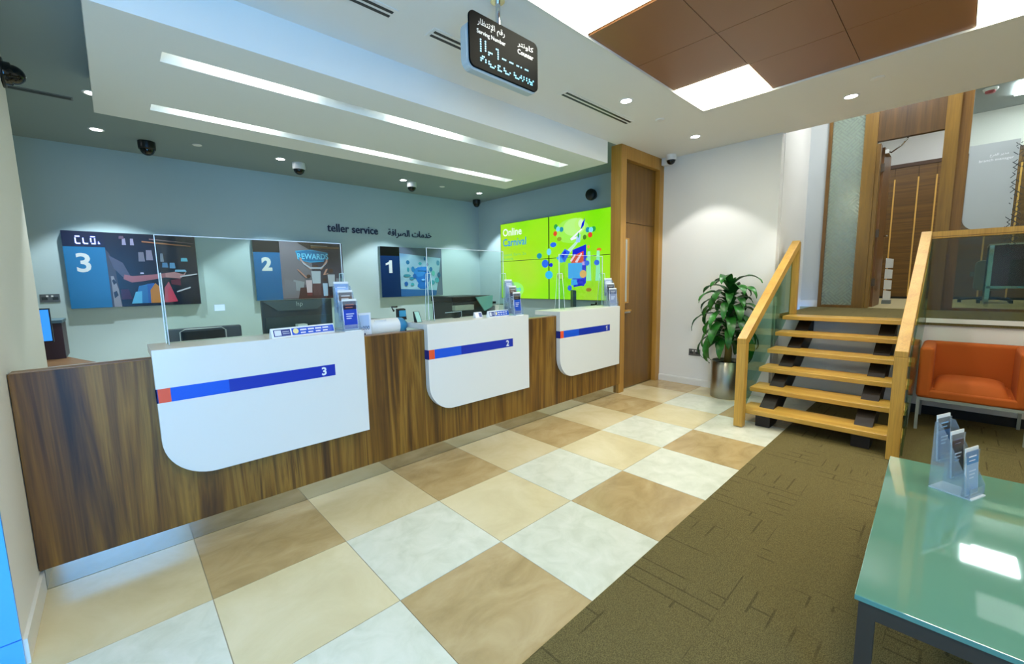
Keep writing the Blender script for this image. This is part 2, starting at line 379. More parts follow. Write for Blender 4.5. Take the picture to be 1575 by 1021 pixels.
# --- timber partition: frosted window, door opening, glass panel
def xs(a): return a
PX = 7.19
FROST = glass('frosted_glass', 'a9b8ac', rough=.25, refl=1.6, opac=.5, solid='b0c0b0')
def frost_pattern(m):
    nt = m.node_tree; out = [n for n in nt.nodes if n.type == 'OUTPUT_MATERIAL'][0]; prev = out.inputs[0].links[0].from_socket
    v = mapped(nt, (1, 1, 1), (R(45), 0, 0)); v2 = mapped(nt, (1, 1, 1), (R(-45), 0, 0))
    def stripes(vec, ax):
        sp = N(nt, 'ShaderNodeSeparateXYZ'); nt.links.new(vec, sp.inputs[0])
        br = N(nt, 'ShaderNodeTexBrick'); cb = N(nt, 'ShaderNodeCombineXYZ'); nt.links.new(sp.outputs[1], cb.inputs[0]); nt.links.new(sp.outputs[2], cb.inputs[1])
        nt.links.new(cb.outputs[0], br.inputs['Vector']); br.inputs['Scale'].default_value = 1.0
        br.inputs['Brick Width'].default_value = .16; br.inputs['Row Height'].default_value = .034; br.inputs['Mortar Size'].default_value = .007
        br.inputs['Color1'].default_value = (0, 0, 0, 1); br.inputs['Color2'].default_value = (0, 0, 0, 1); br.inputs['Mortar'].default_value = (1, 1, 1, 1)
        return br.outputs['Color']
    a, c = stripes(v, 0), stripes(v2, 0)
    ck = N(nt, 'ShaderNodeTexChecker'); ck.inputs['Scale'].default_value = 1/.17; nt.links.new(v, ck.inputs['Vector'])
    pat = mixc(nt, ck.outputs['Fac'], a, c)
    d = N(nt, 'ShaderNodeBsdfGlossy'); d.inputs[0].default_value = lin('a8b4aa'); d.inputs['Roughness'].default_value = .22
    ml = N(nt, 'ShaderNodeMath', operation='MULTIPLY'); ml.inputs[1].default_value = .5; nt.links.new(pat, ml.inputs[0])
    mx = N(nt, 'ShaderNodeMixShader'); nt.links.new(ml.outputs[0], mx.inputs[0]); nt.links.new(prev, mx.inputs[1]); nt.links.new(d.outputs[0], mx.inputs[2]); nt.links.new(mx.outputs[0], out.inputs[0])
frost_pattern(FROST)
b = B(); b.box(PX-.03, PX+.05, -.855, -.815, .955, 4.03, OAKD).box(PX-.02, PX+.05, -1.20, -.855, .955, .99, OAKD).box(PX, PX+.012, -1.20, -.855, .99, 4.03, FROST)
struct('window_2', b)
b = B(); b.box(PX-.04, PX+.08, -1.335, -1.20, .955, 4.03, OAKP).box(PX-.02, PX+.12, -1.375, -1.335, .955, 3.08, OAKP)
b.box(PX-.04, PX+.08, -2.065, -1.945, .955, 4.03, OAKP).box(PX+.0, PX+.12, -2.16, -2.065, .955, 4.03, OAKD)
b.box(PX-.02, PX+.06, -1.945, -1.335, 3.11, 4.03, wood('lintel_veneer', ((.3, '4c3410'), (.6, '6e4e1c'), (.8, '86622a'))))
struct('door_1', b)
b = B(); b.box(PX-.03, PX+.06, -4.0, -2.16, .955, .985, OAKD).box(PX+.02, PX+.03, -4.0, -2.16, .985, 4.03, GLASSC); struct('window_3', b)
DGL = wood('door_leaf_veneer', ((.3, '7a5020'), (.6, '946530')), (9, 9, .5))
t = thing('door_leaf', 'narrow edge-on oak office door leaf standing open beyond the stairs', 'door', (7.5, -1.39, .955))
obj('leaf', B().box(7.34, 8.05, -1.40, -1.36, .965, 3.06, DGL), t)
h = obj('handle', B().tube([(7.95, -1.40, 1.95), (7.95, -1.44, 1.95), (7.86, -1.44, 1.95)], .008, CHROME), t)
for z in (1.25, 1.9, 2.75): obj('hinge', B().box(7.31, 7.345, -1.41, -1.36, z, z+.1, DSTEEL), t)
obj('door_closer', B().box(7.35, 7.6, -1.44, -1.40, 2.98, 3.03, CHROME).tube([(7.58, -1.44, 3.03), (7.4, -1.55, 3.06), (7.24, -1.62, 3.10)], .01, CHROME), t)
# grey film sign on right glass
FILM = mat('grey_film', 'a4aeb0', .5); FILMG = glass('pattern_film', 'e0e4e0', opac=.15)
t = thing('film_sign', 'grey rounded film sign stuck on the glass office wall, small white lettering', 'sign', (PX+.015, -2.35, 1.8))
b = B(); poly = rrect(-2.545, -2.165, 1.90, 2.86, .13, 6, (0, 1, 0, 0))
b.prism(poly, PX+.010, PX+.018, 'x', FILM); obj('film', b, t)
b = B(); text(b, AR(0xFEE3, 0xFEAA, 0xFEF3, 0xFEAE, 0x20, 0xFE8D, 0xFEDF, 0xFED4, 0xFEAE, 0xFEC9), (PX+.009, -2.33, 2.70), (0, -1, 0), (0, 0, 1), w=.14, m=TXTW)
text(b, 'branch manager', (PX+.009, -2.25, 2.65), (0, -1, 0), (0, 0, 1), w=.26, m=TXTW); obj('lettering', b, t)
b = B(); random.seed(3)
for k in range(46):
    for c in range(3):
        y = -2.525-.032*c+random.uniform(-.008, .008); z = 1.60+k*.027
        if random.random() < .35: continue
        a = R(45 if (k+c) % 2 else -45); L = random.choice((.02, .035, .05))/2; dx, dz = cos(a)*L, sin(a)*L; w = .0035
        b.add([(PX+.0085, y+dx-w*sin(a), z+dz+w*cos(a)), (PX+.0085, y-dx-w*sin(a), z-dz+w*cos(a)), (PX+.0085, y-dx+w*sin(a), z-dz-w*cos(a)), (PX+.0085, y+dx+w*sin(a), z+dz-w*cos(a))], [(0, 1, 2, 3)], DGREY)
obj('pattern', b, t)

# ================================================================ WOODEN DOOR TO THE TELLER AREA
b = B(); b.box(4.215, 4.33, .59, .73, 0, ZC, OAKF).box(5.13, 5.24, .59, .73, 0, ZC, OAKF).box(4.33, 5.13, .59, .73, 2.80, ZC, OAKF)
struct('trim_3', b, bevel=.003)
b = B(); b.box(4.335, 5.125, .65, .695, .01, 2.08, OAKD).box(4.335, 5.125, .65, .695, 2.086, 2.798, OAKD)
t = tag(obj('door_2', b, bevel=.002), kind='structure')
t = thing('door_vision_slot', 'tall narrow glazed slot and pull set in the brown security door', 'door fitting', (4.42, .65, 1.1))
obj('frame', B().box(4.40, 4.50, .642, .65, 1.10, 1.90, OAKF).box(4.395, 4.405, .636, .65, 1.10, 1.90, OAKD), t)
obj('glass', B().box(4.412, 4.45, .640, .643, 1.12, 1.88, mat('slot_glass', 'a8aaa0', .2)), t)
obj('pull', B().box(4.36, 4.50, .60, .64, 1.00, 1.02, OAKF).box(4.36, 4.50, .615, .65, .98, 1.0, STEEL), t)

# ================================================================ SERVICE COUNTER
t = thing('service_counter', 'long walnut veneered bank counter with steel kick plate', 'counter', (1.8, .6, 0))
obj('front_panel', B().box(-.56, 4.215, .575, .655, .122, 1.035, WALNUT), t, bevel=.003)
obj('top_edge', B().box(-.555, 4.21, .577, .657, 1.0352, 1.038, WALNUTTOP), t)
k = mat('kick_steel', 'c8ccca', .10, 1.0)
obj('kick_plate', B().box(-.56, 4.215, .628, .655, 0, .124, k), t)
obj('worktop', B().box(-.55, 4.215, .657, 1.35, .72, .75, WLAM), t)
obj('inner_ledge', B().box(-.55, 4.215, .657, .98, .985, 1.0, WLAM), t)
for x in (-.55, 1.2, 2.75, 4.19): obj('support', B().box(x, x+.025, .657, 1.34, 0, .72, WLAM), t)
for (x0, num, lab) in ((-.088, '3', 'nearest of three'), (1.492, '2', 'middle'), (3.03, '1', 'beside the wooden door')):
    x1 = x0+1.09
    t = thing('counter_fascia', 'white counter fascia with blue stripe and number %s, %s' % (num, lab), 'counter front', (x0, .55, .395), 0, 'white numbered counter fascias')
    obj('panel', B().prism(rrect(x0, x1, .395, 1.085, .22, 12, (1, 0, 0, 0)), .525, .574, 'y', WLAM, smooth=False), t, bevel=.002)
    obj('top_slab', B().box(x0, x1, .575, .87, 1.042, 1.085, WLAM), t, bevel=.003)
    b = B(); z0, z1 = .815, .887; sy = .5235
    for a, c, m in ((0, .008, NAVY), (.008, .058, ORNG), (.058, .31, LBLUE), (.31, .885, DBLUE)): b.box(x0+a-.0015, x0+c-.0015, sy, .526, z0, z1, m)
    b.box(x0-.0016, x0+.002, sy, .574, z0, z1, NAVY)
    stp = obj('stripe', b, t)
    b = B(); text(b, num, (x0+.80, sy, z0+.010), (1, 0, 0), (0, 0, 1), h=.052, m=TXTW, off=.001, bold=.03); obj('number', b, stp)

# sneeze guards
for (x0, x1, lab, gr) in ((-.012, .975, 'clear sneeze guard standing on counter 3', 1), (1.66, 2.49, 'clear sneeze guard standing on counter 2', 1), (3.30, 4.10, 'clear sneeze guard standing on counter 1', 1)):
    y = .76
    t = thing('sneeze_guard', lab, 'screen', ((x0+x1)/2, y, 1.085), 0, 'acrylic sneeze guards on the counters')
    obj('pane', B().box(x0, x1, y, y+.006, 1.089, 1.675, GLASSC), t)
    e = .004
    obj('edge', B().box(x0-.001, x0+e*.6, y-.001, y+.007, 1.089, 1.676, ACRE).box(x0, x1, y-.001, y+.007, 1.672, 1.676, ACRE).box(x1-e*.6, x1+.001, y-.001, y+.007, 1.089, 1.676, ACRE), t)
    for xx in (x0-.03, x1-.045):
        b = B(); zt = 1.47
        b.prism([(y-.07, 1.0855), (y+.07, 1.0855), (y+.035, zt), (y-.035, zt)], xx+.036, xx+.04, 'x', GLASSC)
        for p, q in (((y-.07, 1.088), (y-.035, zt)), ((y-.035, zt), (y+.035, zt)), ((y+.035, zt), (y+.07, 1.088))):
            b.tube([(xx+.038, p[0], p[1]), (xx+.038, q[0], q[1])], .0025, ACRE, 6)
        obj('support_fin', b, t)
    if x0 < 0: obj('document_clip', B().box(.22, .27, y-.012, y-.001, 1.09+.165, 1.09+.20, ACRE), t)

# ================================================================ BROCHURE RACKS
def leaflet_art(b, c1, c2, c3, w, h, top=.012):
    """front face at y=0 looking along -y, centred on x, base z=0"""
    b.box(-w/2, w/2, 0, .004, 0, h, pm('e8eef2'))
    A = Art(b, (-w/2, -.0002, 0), (1, 0, 0), (0, 0, 1), w, h)
    A.p([(.04, .03), (.96, .03), (.96, .93), (.04, .93)], pm(c1)); A.p([(.04, .66), (.96, .66), (.96, .93), (.04, .93)], pm(c2))
    A.p([(.2, .80), (.8, .80), (.8, .83), (.2, .83)], pm(c3)); A.p([(.2, .72), (.7, .72), (.7, .74), (.2, .74)], pm(c3))
    for k in range(3): A.p([(.2, .5-.07*k), (.75-.1*k, .5-.07*k), (.75-.1*k, .53-.07*k), (.2, .53-.07*k)], pm('c8d8f0'))
def rack(loc, rz, where, specs, dx=0.):
    t = thing('brochure_holder', 'clear three-tier acrylic brochure holder '+where, 'brochure holder', loc, rz, 'acrylic brochure holders')
    b = B(); w = .056
    for k in range(3):
        y = -.045+.05*k; z = .008+.058*k
        b.box(-w, w, y-.012, y-.010, z, z+.035, ACR); b.box(-w, w, y+.012, y+.014, z, z+.19, ACR)
        b.box(-w, w, y-.012, y+.014, z-.002, z, ACR)
    obj('tiers', b, t, local=True)
    b = B()
    for s in (-1, 1): b.prism([(-.06, 0), (.075, 0), (.075, .30), (.055, .30), (-.06, .05)], s*w-.0012, s*w+.0012, 'x', ACR)
    obj('side_plate', b, t, local=True); obj('base', B().box(-w, w, -.065, .075, 0, .005, ACRE), t, local=True)
    for k, (lab, c1, c2, c3) in enumerate(specs):
        y = -.045+.05*k; z = .008+.058*k
        b = B(); leaflet_art(b, c1, c2, c3, .1, .205)
        Mx = Matrix.Rotation(rz, 4, 'Z') @ Matrix.Translation((0, y+.002, z))
        o = obj('leaflet', b, local=True, parent=None); o.location = Vector(loc)+(Mx @ Vector((0, 0, 0))); o.rotation_euler = (R(-4), 0, rz)
        tag(o, lab+' '+where.replace('standing on', 'on'), 'leaflet', 'leaflets in the acrylic holders')
rack((.935, .612, 1.085), R(4), 'standing on counter 3', [('blue leaflet in the lowest tier of the holder', '1242b8', '1a1c3c', 'b06858'), ('white topped leaflet in the middle tier of the holder', '9aa8b8', '6a5850', 'd8d8d8'), ('pale blue leaflet in the top tier of the holder', '8fb4e8', 'a8c8f0', 'e8f0ff')])
rack((2.485, .612, 1.085), R(6), 'standing on counter 2', [('blue leaflet in the lowest tier of the holder', '2050b8', '20242c', '8a7a60'), ('dark picture leaflet in the middle tier of the holder', '40465c', '5c4a40', 'c8c8c8'), ('pale grey leaflet in the top tier of the holder', 'a8b8dc', 'b8c4dc', 'e8f0ff')])
rack((4.05, .60, 1.085), R(-22), 'standing on counter 1', [('blue grey leaflet in the lowest tier of the holder', '8090b0', '506080', 'c8d0d8'), ('dark leaflet in the middle tier of the holder', '404858', '282c34', 'a8a8a8'), ('pale leaflet in the top tier of the holder', 'b8c4d0', 'd0d8e0', 'e8f0ff')])

# nameplates
def nameplate(x0, x1, y, where, rz, arabic):
    L = x1-x0
    t = thing('nameplate', 'tent shaped white nameplate with blue band '+where, 'nameplate', ((x0+x1)/2, y, 1.085), rz, 'teller nameplates')
    obj('stand', B().prism([(-.018, 0), (.022, 0), (.006, .056), (0, .056)], -L/2, L/2, 'x', pm('e4eef2')), t, local=True)
    b = B(); sl = Vector((0, .018, .056)).normalized(); A = Art(b, (-L/2, -.0186, .001), (1, 0, 0), tuple(sl), L, .056)
    A.p([(.03, .12), (.28, .12), (.28, .86), (.03, .86)], pm('3c4a86')); A.p([(.30, .12), (.985, .12), (.985, .88), (.30, .88)], pm('1a56c8'))
    A.p([(.045, .2), (.14, .2), (.14, .78), (.045, .78)], pm('d8e0ea')); A.p([(.16, .56), (.26, .56), (.26, .62), (.16, .62)], pm('c0cce0')); A.p([(.16, .36), (.26, .36), (.26, .42), (.16, .42)], pm('c0cce0'))
    A.p(ell(.36, .54, .042, .3), pm('e8e0a0'))
    for k in range(4): A.p([(.43+.12*k, .55), (.53+.12*k, .55), (.53+.12*k, .72), (.43+.12*k, .72)], pm('cfdcf4')); A.p([(.43+.12*k, .24), (.51+.12*k, .24), (.51+.12*k, .38), (.43+.12*k, .38)], pm('cfdcf4'))
    obj('plate', b, t, local=True)
nameplate(.45, .845, .60, 'on counter 3 beside the tall holder', R(10), '')
nameplate(2.16, 2.42, .62, 'on counter 2 in front of the copier', R(4), '')
t = thing('code_stand', 'small acrylic card stand with white card on counter 2', 'card stand', (2.09, .66, 1.085))
obj('card', B().prism([(.64, 1.0852), (.68, 1.0852), (.668, 1.135), (.662, 1.135)], 2.05, 2.13, 'x', pm('dce2e8')), t)
obj('print', B().poly([(2.058, .643, 1.093), (2.088, .643, 1.093), (2.088, .6585, 1.128), (2.058, .6585, 1.128)], pm('f4f4f4')).poly([(2.095, .643, 1.093), (2.125, .643, 1.093), (2.125, .6585, 1.128), (2.095, .6585, 1.128)], pm('6a70a0')), t)
# 10,000 sign
t = thing('price_sign', 'small white sign reading 10,000 between counter 3 and the cash machine', 'sign', (1.08, .70, 1.0))
obj('card', B().box(1.02, 1.135, .70, .704, 1.0, 1.19, pm('e2eaf4')), t)
b = B(); A = Art(b, (1.02, .6998, 1.0), (1, 0, 0), (0, 0, 1), .115, .19); A.p([(.12, .42), (.88, .42), (.88, .92), (.12, .92)], pm('b0ccee')); A.t('10,000', .12, .34, w=.76, h=.17, m=TXTN, bold=.0)
for k in range(4): A.p([(.2+.16*k, .12), (.28+.16*k, .12), (.28+.16*k, .14+.05*(k % 3)), (.2+.16*k, .14+.05*(k % 3))], TXTN)
obj('print', b, t)
# cash counting machine
t = thing('coin_drum_machine', 'white drum shaped desk machine with a round blue end cap', 'machine', (1.32, .84, 1.0))
obj('drum', B().lathe([(0, 0), (.055, 0), (.062, .01), (.062, .24)], (1.17, .84, 1.066), WPL, 28, 'x'), t)
obj('foot', B().box(1.19, 1.40, .80, .88, 1.0, 1.012, MGREY), t)
obj('end_cap', B().lathe([(.062, 0), (.064, .01), (.060, .045), (.035, .075), (0, .085)], (1.41, .84, 1.064), mat('blue_cap', '2f86b4', .3), 28, 'x'), t)
obj('lid', B().box(1.21, 1.30, .795, .83, 1.112, 1.122, WPL), t)
t = thing('card_terminal', 'black handset with a pale blue screen behind the drum machine', 'card reader', (1.49, .92, 1.0))
obj('stand', B().prism([(.90, 1.0), (.96, 1.0), (.945, 1.12), (.925, 1.12)], 1.48, 1.53, 'x', BLACK), t)
obj('head', B().prism([(.90, 1.10), (.95, 1.11), (.945, 1.19), (.915, 1.185)], 1.465, 1.535, 'x', BLACK).box(1.47, 1.53, .900, .905, 1.125, 1.175, mat('terminal_blue', '3f9cc0', .3)), t)
obj('arm', B().tube([(1.46, .95, 1.07), (1.35, .98, 1.10), (1.22, .98, 1.12)], [.02, .016, .008], MGREY, 10).tube([(1.45, .95, 1.17), (1.43, .95, 1.205), (1.48, .95, 1.205)], .008, BLACK, 6), t)
t = thing('phone_stand', 'small leaning tablet with a pale green screen on counter 2 left end', 'tablet', (1.53, .74, 1.085))
obj('body', B().prism([(.71, 1.0855), (.75, 1.0855), (.765, 1.17), (.755, 1.17)], 1.515, 1.565, 'x', BLACK), t)
obj('screen', B().poly([(1.52, .7095, 1.088), (1.56, .7095, 1.088), (1.56, .7535, 1.168), (1.52, .7535, 1.168)], mat('phone_screen', '9fd4c8', .3)), t)
t = thing('coin_tray', 'clear tray with a black reader on counter 2', 'tray', (1.93, .80, 1.085))
obj('reader', B().box(1.94, 2.0, .80, .83, 1.0855, 1.135, BLACK), t); obj('frame', B().tube([(1.84, .79, 1.139), (2.01, .79, 1.142), (2.01, .79, 1.09)], .0022, ACRE, 6), t)
t = thing('desk_webcam', 'little white box camera beside the nameplate on counter 3', 'camera', (.70, .82, 1.085))
obj('body', B().box(.675, .735, .80, .86, 1.0855, 1.135, WPL), t, bevel=.003); obj('lens', B().box(.71, .732, .797, .80, 1.09, 1.118, DGREY), t); obj('cable', B().tube([(.675, .83, 1.115), (.64, .83, 1.117)], .003, WPL, 6), t)

# teller monitor seen from behind, with logo
t = thing('monitor', 'dark teller monitor seen from behind, maker logo on its centre', 'monitor', (.80, 1.15, .75))
obj('shell', B().box(.54, 1.02, 1.12, 1.145, .93, 1.29, DGREY), t, bevel=.004)
b = B(); b.prism([(.55, 1.285), (1.0, 1.285), (.90, 1.215), (.64, 1.215)], 1.10, 1.122, 'y', mat('monitor_back', '46504f', .5)); bc = obj('back_cover', b, t)
obj('lower_cover', B().box(.56, 1.0, 1.11, 1.121, 1.0, 1.17, mat('monitor_lower', '2f3e40', .5)), t)
b = B(); text(b, 'hp', (.762, 1.0985, 1.235), (1, 0, 0), (0, 0, 1), h=.042, m=mat('logo_silver', 'aeb4aa', .3), off=.001); obj('logo', b, bc)
obj('stand', B().box(.76, .80, 1.14, 1.17, .76, 1.0, DGREY).box(.66, .90, 1.08, 1.28, .751, .765, DGREY), t)
t = thing('monitor', 'thin dark monitor turned edge-on behind counter 1', 'monitor', (4.0, 1.0, .75))
M4 = Matrix.Translation((4.06, 1.17, 0)) @ Matrix.Rotation(R(-46), 4, 'Z')
obj('shell', B().box(-.02, .02, -.17, .17, .98, 1.27, mat('green_black', '16281f', .4), M=M4), t, bevel=.003); obj('stand', B().box(-.02, .02, -.03, .03, .76, 1.0, BLACK, M=M4).box(-.09, .09, -.1, .1, .751, .765, BLACK, M=M4), t)
t = thing('desk_phone', 'small black desk telephone behind counter 1 beside the edge-on monitor', 'telephone', (4.08, .9, 1.0))
obj('body', B().box(4.11, 4.17, .88, .94, 1.0, 1.10, BLACK).box(4.06, 4.19, .86, .95, 1.0, 1.03, BLACK), t, bevel=.005); obj('handset', B().box(4.12, 4.16, .865, .875, 1.02, 1.12, BLACK), t)
# copier
t = thing('copier', 'black office copier with pale paper trays and a teal flap', 'printer', (2.6, 1.4, .75))
obj('body', B().box(2.36, 2.86, 1.42, 1.80, .752, 1.19, DGREY), t, bevel=.008); obj('scanner_lid', B().box(2.35, 2.87, 1.40, 1.82, 1.19, 1.245, BLACK), t, bevel=.01)
obj('paper_tray', B().box(2.355, 2.60, 1.36, 1.42, 1.10, 1.155, mat('tray_pale', 'a3aea0', .5)), t, bevel=.004)
obj('lower_drawer', B().box(2.36, 2.60, 1.395, 1.42, .90, 1.06, mat('drawer_dark', '222022', .5)).box(2.38, 2.6, 1.39, 1.395, .98, 1.0, MGREY), t)
obj('flap', B().prism([(2.62, 1.235), (2.86, 1.245), (2.85, 1.12), (2.74, 1.08)], 1.35, 1.362, 'y', mat('teal_flap', '6fb0a4', .4)), t)
obj('control_panel', B().box(2.84, 2.93, 1.38, 1.44, 1.15, 1.175, BLACK), t)
t = thing('desk_box', 'small white box beside the copier', 'box', (2.95, 1.4, .75)); obj('carton', B().box(2.90, 3.03, 1.36, 1.5, .752, 1.12, WPL), t, bevel=.004); obj('lid', B().box(2.895, 3.035, 1.355, 1.505, 1.12, 1.128, WPL), t)
t = thing('receipt_printer', 'low black receipt printer right of the white box', 'printer', (3.15, 1.4, .75)); obj('body', B().prism([(1.38, .752), (1.6, .752), (1.6, 1.13), (1.38, 1.11)], 3.05, 3.33, 'x', mat('printer_dark', '2c3034', .4)), t, bevel=.006); obj('paper_slot', B().box(3.08, 3.3, 1.376, 1.38, 1.05, 1.06, MGREY), t)
# second worktop the machines stand on
tag(obj('back_desk', B().box(2.1, 3.9, 1.36, 1.95, .72, .75, DESKW).box(2.12, 2.16, 1.38, 1.93, 0, .72, DESKW).box(3.84, 3.88, 1.38, 1.93, 0, .72, DESKW)), 'plain brown desk behind counters 2 and 1 carrying the copier', 'desk')
# office chair behind counter 3
t = thing('office_chair', 'grey office chair back with a black inset behind counter 3', 'chair', (.27, 1.7, 0))
bk = obj('backrest', B().box(.04, .50, 1.60, 1.64, .62, 1.10, mat('chair_grey', '4a5560', .7)), t, bevel=.015); obj('inset', B().box(.13, .385, 1.592, 1.60, .66, 1.075, BLACK), bk)
b = B(); b.tube([(.12, 1.592, .70), (.12, 1.592, 1.075), (.15, 1.592, 1.092), (.37, 1.592, 1.092), (.395, 1.592, 1.07), (.395, 1.592, .70)], .003, WPL, 6); obj('piping', b, bk)
obj('seat', B().box(.03, .51, 1.62, 2.1, .43, .50, DGREY), t, bevel=.02); obj('base', B().cyl((.27, 1.86, .08), .025, .36, BLACK), t)
for k in range(5):
    a = k*2*pi/5; obj('castor_arm', B().tube([(.27, 1.86, .09), (.27+.27*cos(a), 1.86+.27*sin(a), .06)], .016, BLACK).cyl((.27+.27*cos(a)-.01, 1.86+.27*sin(a), .028), .026, .02, BLACK, 'x'), t)
# left desk group
t = thing('corner_desk', 'rounded brown desk top seen past the white wall', 'desk', (-.9, 3.1, 0))
obj('top', B().prism([(-1.7, 2.45), (-.75, 2.45), (-.42, 2.58), (-.36, 2.72), (-.42, 2.9), (-.60, 3.45), (-.75, 3.9), (-1.7, 3.9)], .755, .785, 'z', DESKW), t); obj('pedestal', B().box(-1.6, -.75, 2.6, 3.2, 0, .755, DESKW), t)
t = thing('monitor', 'monitor with glowing blue screen at the white wall corner', 'monitor', (-.85, 2.6, .785))
sh = obj('shell', B().box(-1.05, -.568, 2.6, 2.625, .99, 1.25, BLACK), t); obj('screen', B().box(-1.04, -.576, 2.596, 2.6, 1.0, 1.24, mat('screen_blue', '102040', .2, emit='2f8cf0', es=.55)), sh)
obj('stand', B().box(-.90, -.86, 2.62, 2.64, .79, 1.05, BLACK).box(-1.0, -.76, 2.55, 2.72, .785, .80, BLACK), t)
t = thing('desk_cabinet', 'dark reddish brown tower standing on the corner desk', 'cabinet', (-.65, 3.25, .785))
obj('body', B().box(-.85, -.556, 3.2, 3.6, .786, 1.10, mat('tower_maroon', '33202a', .5)), t); obj('lid', B().box(-.86, -.55, 3.19, 3.6, 1.10, 1.125, mat('lid_slate', '4a6470', .4)), t)

# ================================================================ BACK WALL: posters and lettering
PY = 4.44
def poster(x0, x1, z0, z1, lab, y=PY):
    t = thing('display_board', lab, 'display', ((x0+x1)/2, y, z0), 0, 'numbered teller display boards')
    obj('case', B().box(x0, x1, y, 4.499, z0, z1, mat('case_grey', '8aa0a0', .5)), t); return t
num_m = pm('cfd8dc')
# board 3
t = poster(-.55, .602, 1.179, 2.02, 'display board with a large 3, arm carrying shopping bags'); b = B(); A = Art(b, (-.55, PY, 1.179), (1, 0, 0), (0, 0, 1), 1.152, .841)
A.p([(0, 0), (1, 0), (1, 1), (0, 1)], pm('0e1428')); A.p([(.285, 0), (.36, 0), (.34, .5), (.31, .72), (.285, .78)], pm('3c3a44'))
A.p([(.30, 0), (.355, 0), (.345, .25), (.32, .42), (.30, .42)], pm('8a8890')); A.p([(.31, .12), (.34, .16), (.33, .22), (.305, .2)], pm('22202a')); A.p([(.315, .30), (.335, .33), (.32, .38), (.305, .36)], pm('22202a'))
A.p([(.30, .70), (.40, .60), (.45, .40), (.40, .38), (.33, .52)], pm('4c4c62')); A.p([(.40, .44), (.46, .42), (.62, .44), (.72, .46), (.72, .40), (.55, .35), (.45, .33), (.39, .38)], pm('96606a'))
A.p([(.72, .46), (.80, .48), (.87, .44), (.90, .49), (.88, .43), (.84, .38), (.72, .40)], pm('b08088'))
A.p([(.45, .04), (.50, .28), (.58, .31), (.60, .04)], pm('2c70b0')); A.p([(.43, .04), (.47, .20), (.52, .21), (.51, .04)], pm('58b0e0')); A.p([(.565, .31), (.62, .32), (.64, .26), (.61, .04), (.56, .04)], pm('2b5ca8'))
A.p([(.58, .04), (.585, .22), (.63, .32), (.665, .26), (.67, .04)], pm('b07828')); A.p([(.69, .04), (.70, .25), (.74, .34), (.80, .05)], pm('b05068')); A.p([(.72, .04), (.725, .22), (.75, .27), (.80, .05)], pm('c03a58'))
for x, y, w, h, c in ((.52, .62, .05, .13, '6a6c80'), (.58, .64, .055, .14, '74748c'), (.69, .62, .03, .12, '6a7488'), (.70, .54, .05, .07, '4a78a8'), (.76, .53, .05, .08, '5888b8'), (.86, .63, .06, .05, '4ea0c0'), (.80, .48, .10, .03, '7ab0d8'), (.41, .84, .03, .09, '8a88a8'), (.47, .84, .03, .09, '8a88a8'), (.39, .92, .04, .04, '5a4a60'), (.52, .45, .03, .02, 'b0b0d0')): A.p([(x, y), (x+w, y), (x+w*.9, y+h), (x+.005, y+h)], pm(c))
A.p([(.84, .40), (.99, .44), (.99, .455), (.84, .42)], pm('b8b8c8')); A.p([(.80, .18), (.92, .24), (.92, .26), (.80, .20)], pm('b8b8c8'))
A.p([(.56, .885), (.96, .845), (.96, .86), (.56, .905)], pm('8a5c40')); A.p([(.62, .925), (.98, .89), (.98, .90), (.62, .94)], pm('6c5a60')); A.p([(.76, .30), (.84, .28), (.84, .38), (.76, .36)], pm('602838')); A.p([(.36, .10), (.44, .10), (.42, .24), (.36, .24)], pm('3c1030'))
A.p([(.92, .0), (.97, .0), (.97, .09), (.92, .09)], pm('101418'))
A.p([(0, 0), (.285, 0), (.285, .80), (0, .80)], pm('1a6ca4')); A.p([(0, .80), (.285, .80), (.285, 1), (0, 1)], pm('080c30')); A.t('3', .075, .47, h=.25, m=num_m, bold=.02)
LEDB = mat('led_blue', '101030', .3, emit='8090ff', es=2.2)
for k, segs in enumerate((('t2', 'l', 'bl', 'b'), ('l', 'bl', 'b'), ('t2', 'l', 'r', 'b'))):
    x = .085+.052*k; w = .036
    for s in segs:
        r = {'tl': (x, x+.02, .925, .94), 't2': (x+.004, x+w, .925, .94), 'l': (x, x+.009, .86, .915), 'bl': (x, x+.012, .845, .86), 'b': (x+.006, x+w, .835, .85), 'r': (x+w-.008, x+w, .85, .915)}[s]
        A.p([(r[0], r[2]), (r[1], r[2]), (r[1], r[3]), (r[0], r[3])], LEDB)
A.p([(.24, .84), (.256, .84), (.244, .88)], LEDB)
obj('picture', b, t)
# board 2
t = poster(1.229, 2.445, 1.19, 2.02, 'display board with a large 2, cheering family under a blue glowing word'); b = B(); A = Art(b, (1.229, PY, 1.19), (1, 0, 0), (0, 0, 1), 1.216, .83)
A.p([(0, 0), (1, 0), (1, 1), (0, 1)], pm('5a5668')); A.p([(.27, .25), (.62, .25), (.62, .88), (.45, 1), (.27, 1)], pm('74707e')); A.p([(.62, 0), (1, 0), (1, 1), (.62, .86)], pm('403c4c')); A.p([(.45, 1), (.60, .87), (.99, .88), (.99, .96), (.7, 1)], pm('3a3236'))
A.p([(.62, .90), (.96, .90), (.96, .93), (.62, .93)], pm('7a5a40')); A.p([(.62, .935), (.82, .935), (.82, .945), (.62, .945)], pm('a0a0a8'))
A.p([(.27, 0), (1, 0), (1, .16), (.27, .16)], pm('5c5460')); A.p([(.27, .02), (.46, .02), (.46, .18), (.27, .26)], pm('7c7684')); A.p([(.37, .16), (.5, .14), (.52, .30), (.40, .34)], pm('9096a4')); A.p([(.44, .0), (.90, .0), (.90, .22), (.47, .20)], pm('4a2c30'))
A.p([(.30, .08), (.42, .08), (.42, .30), (.30, .36)], pm('7a7888')); A.p([(.9, .24), (1, .24), (1, .36), (.9, .36)], pm('707080'))
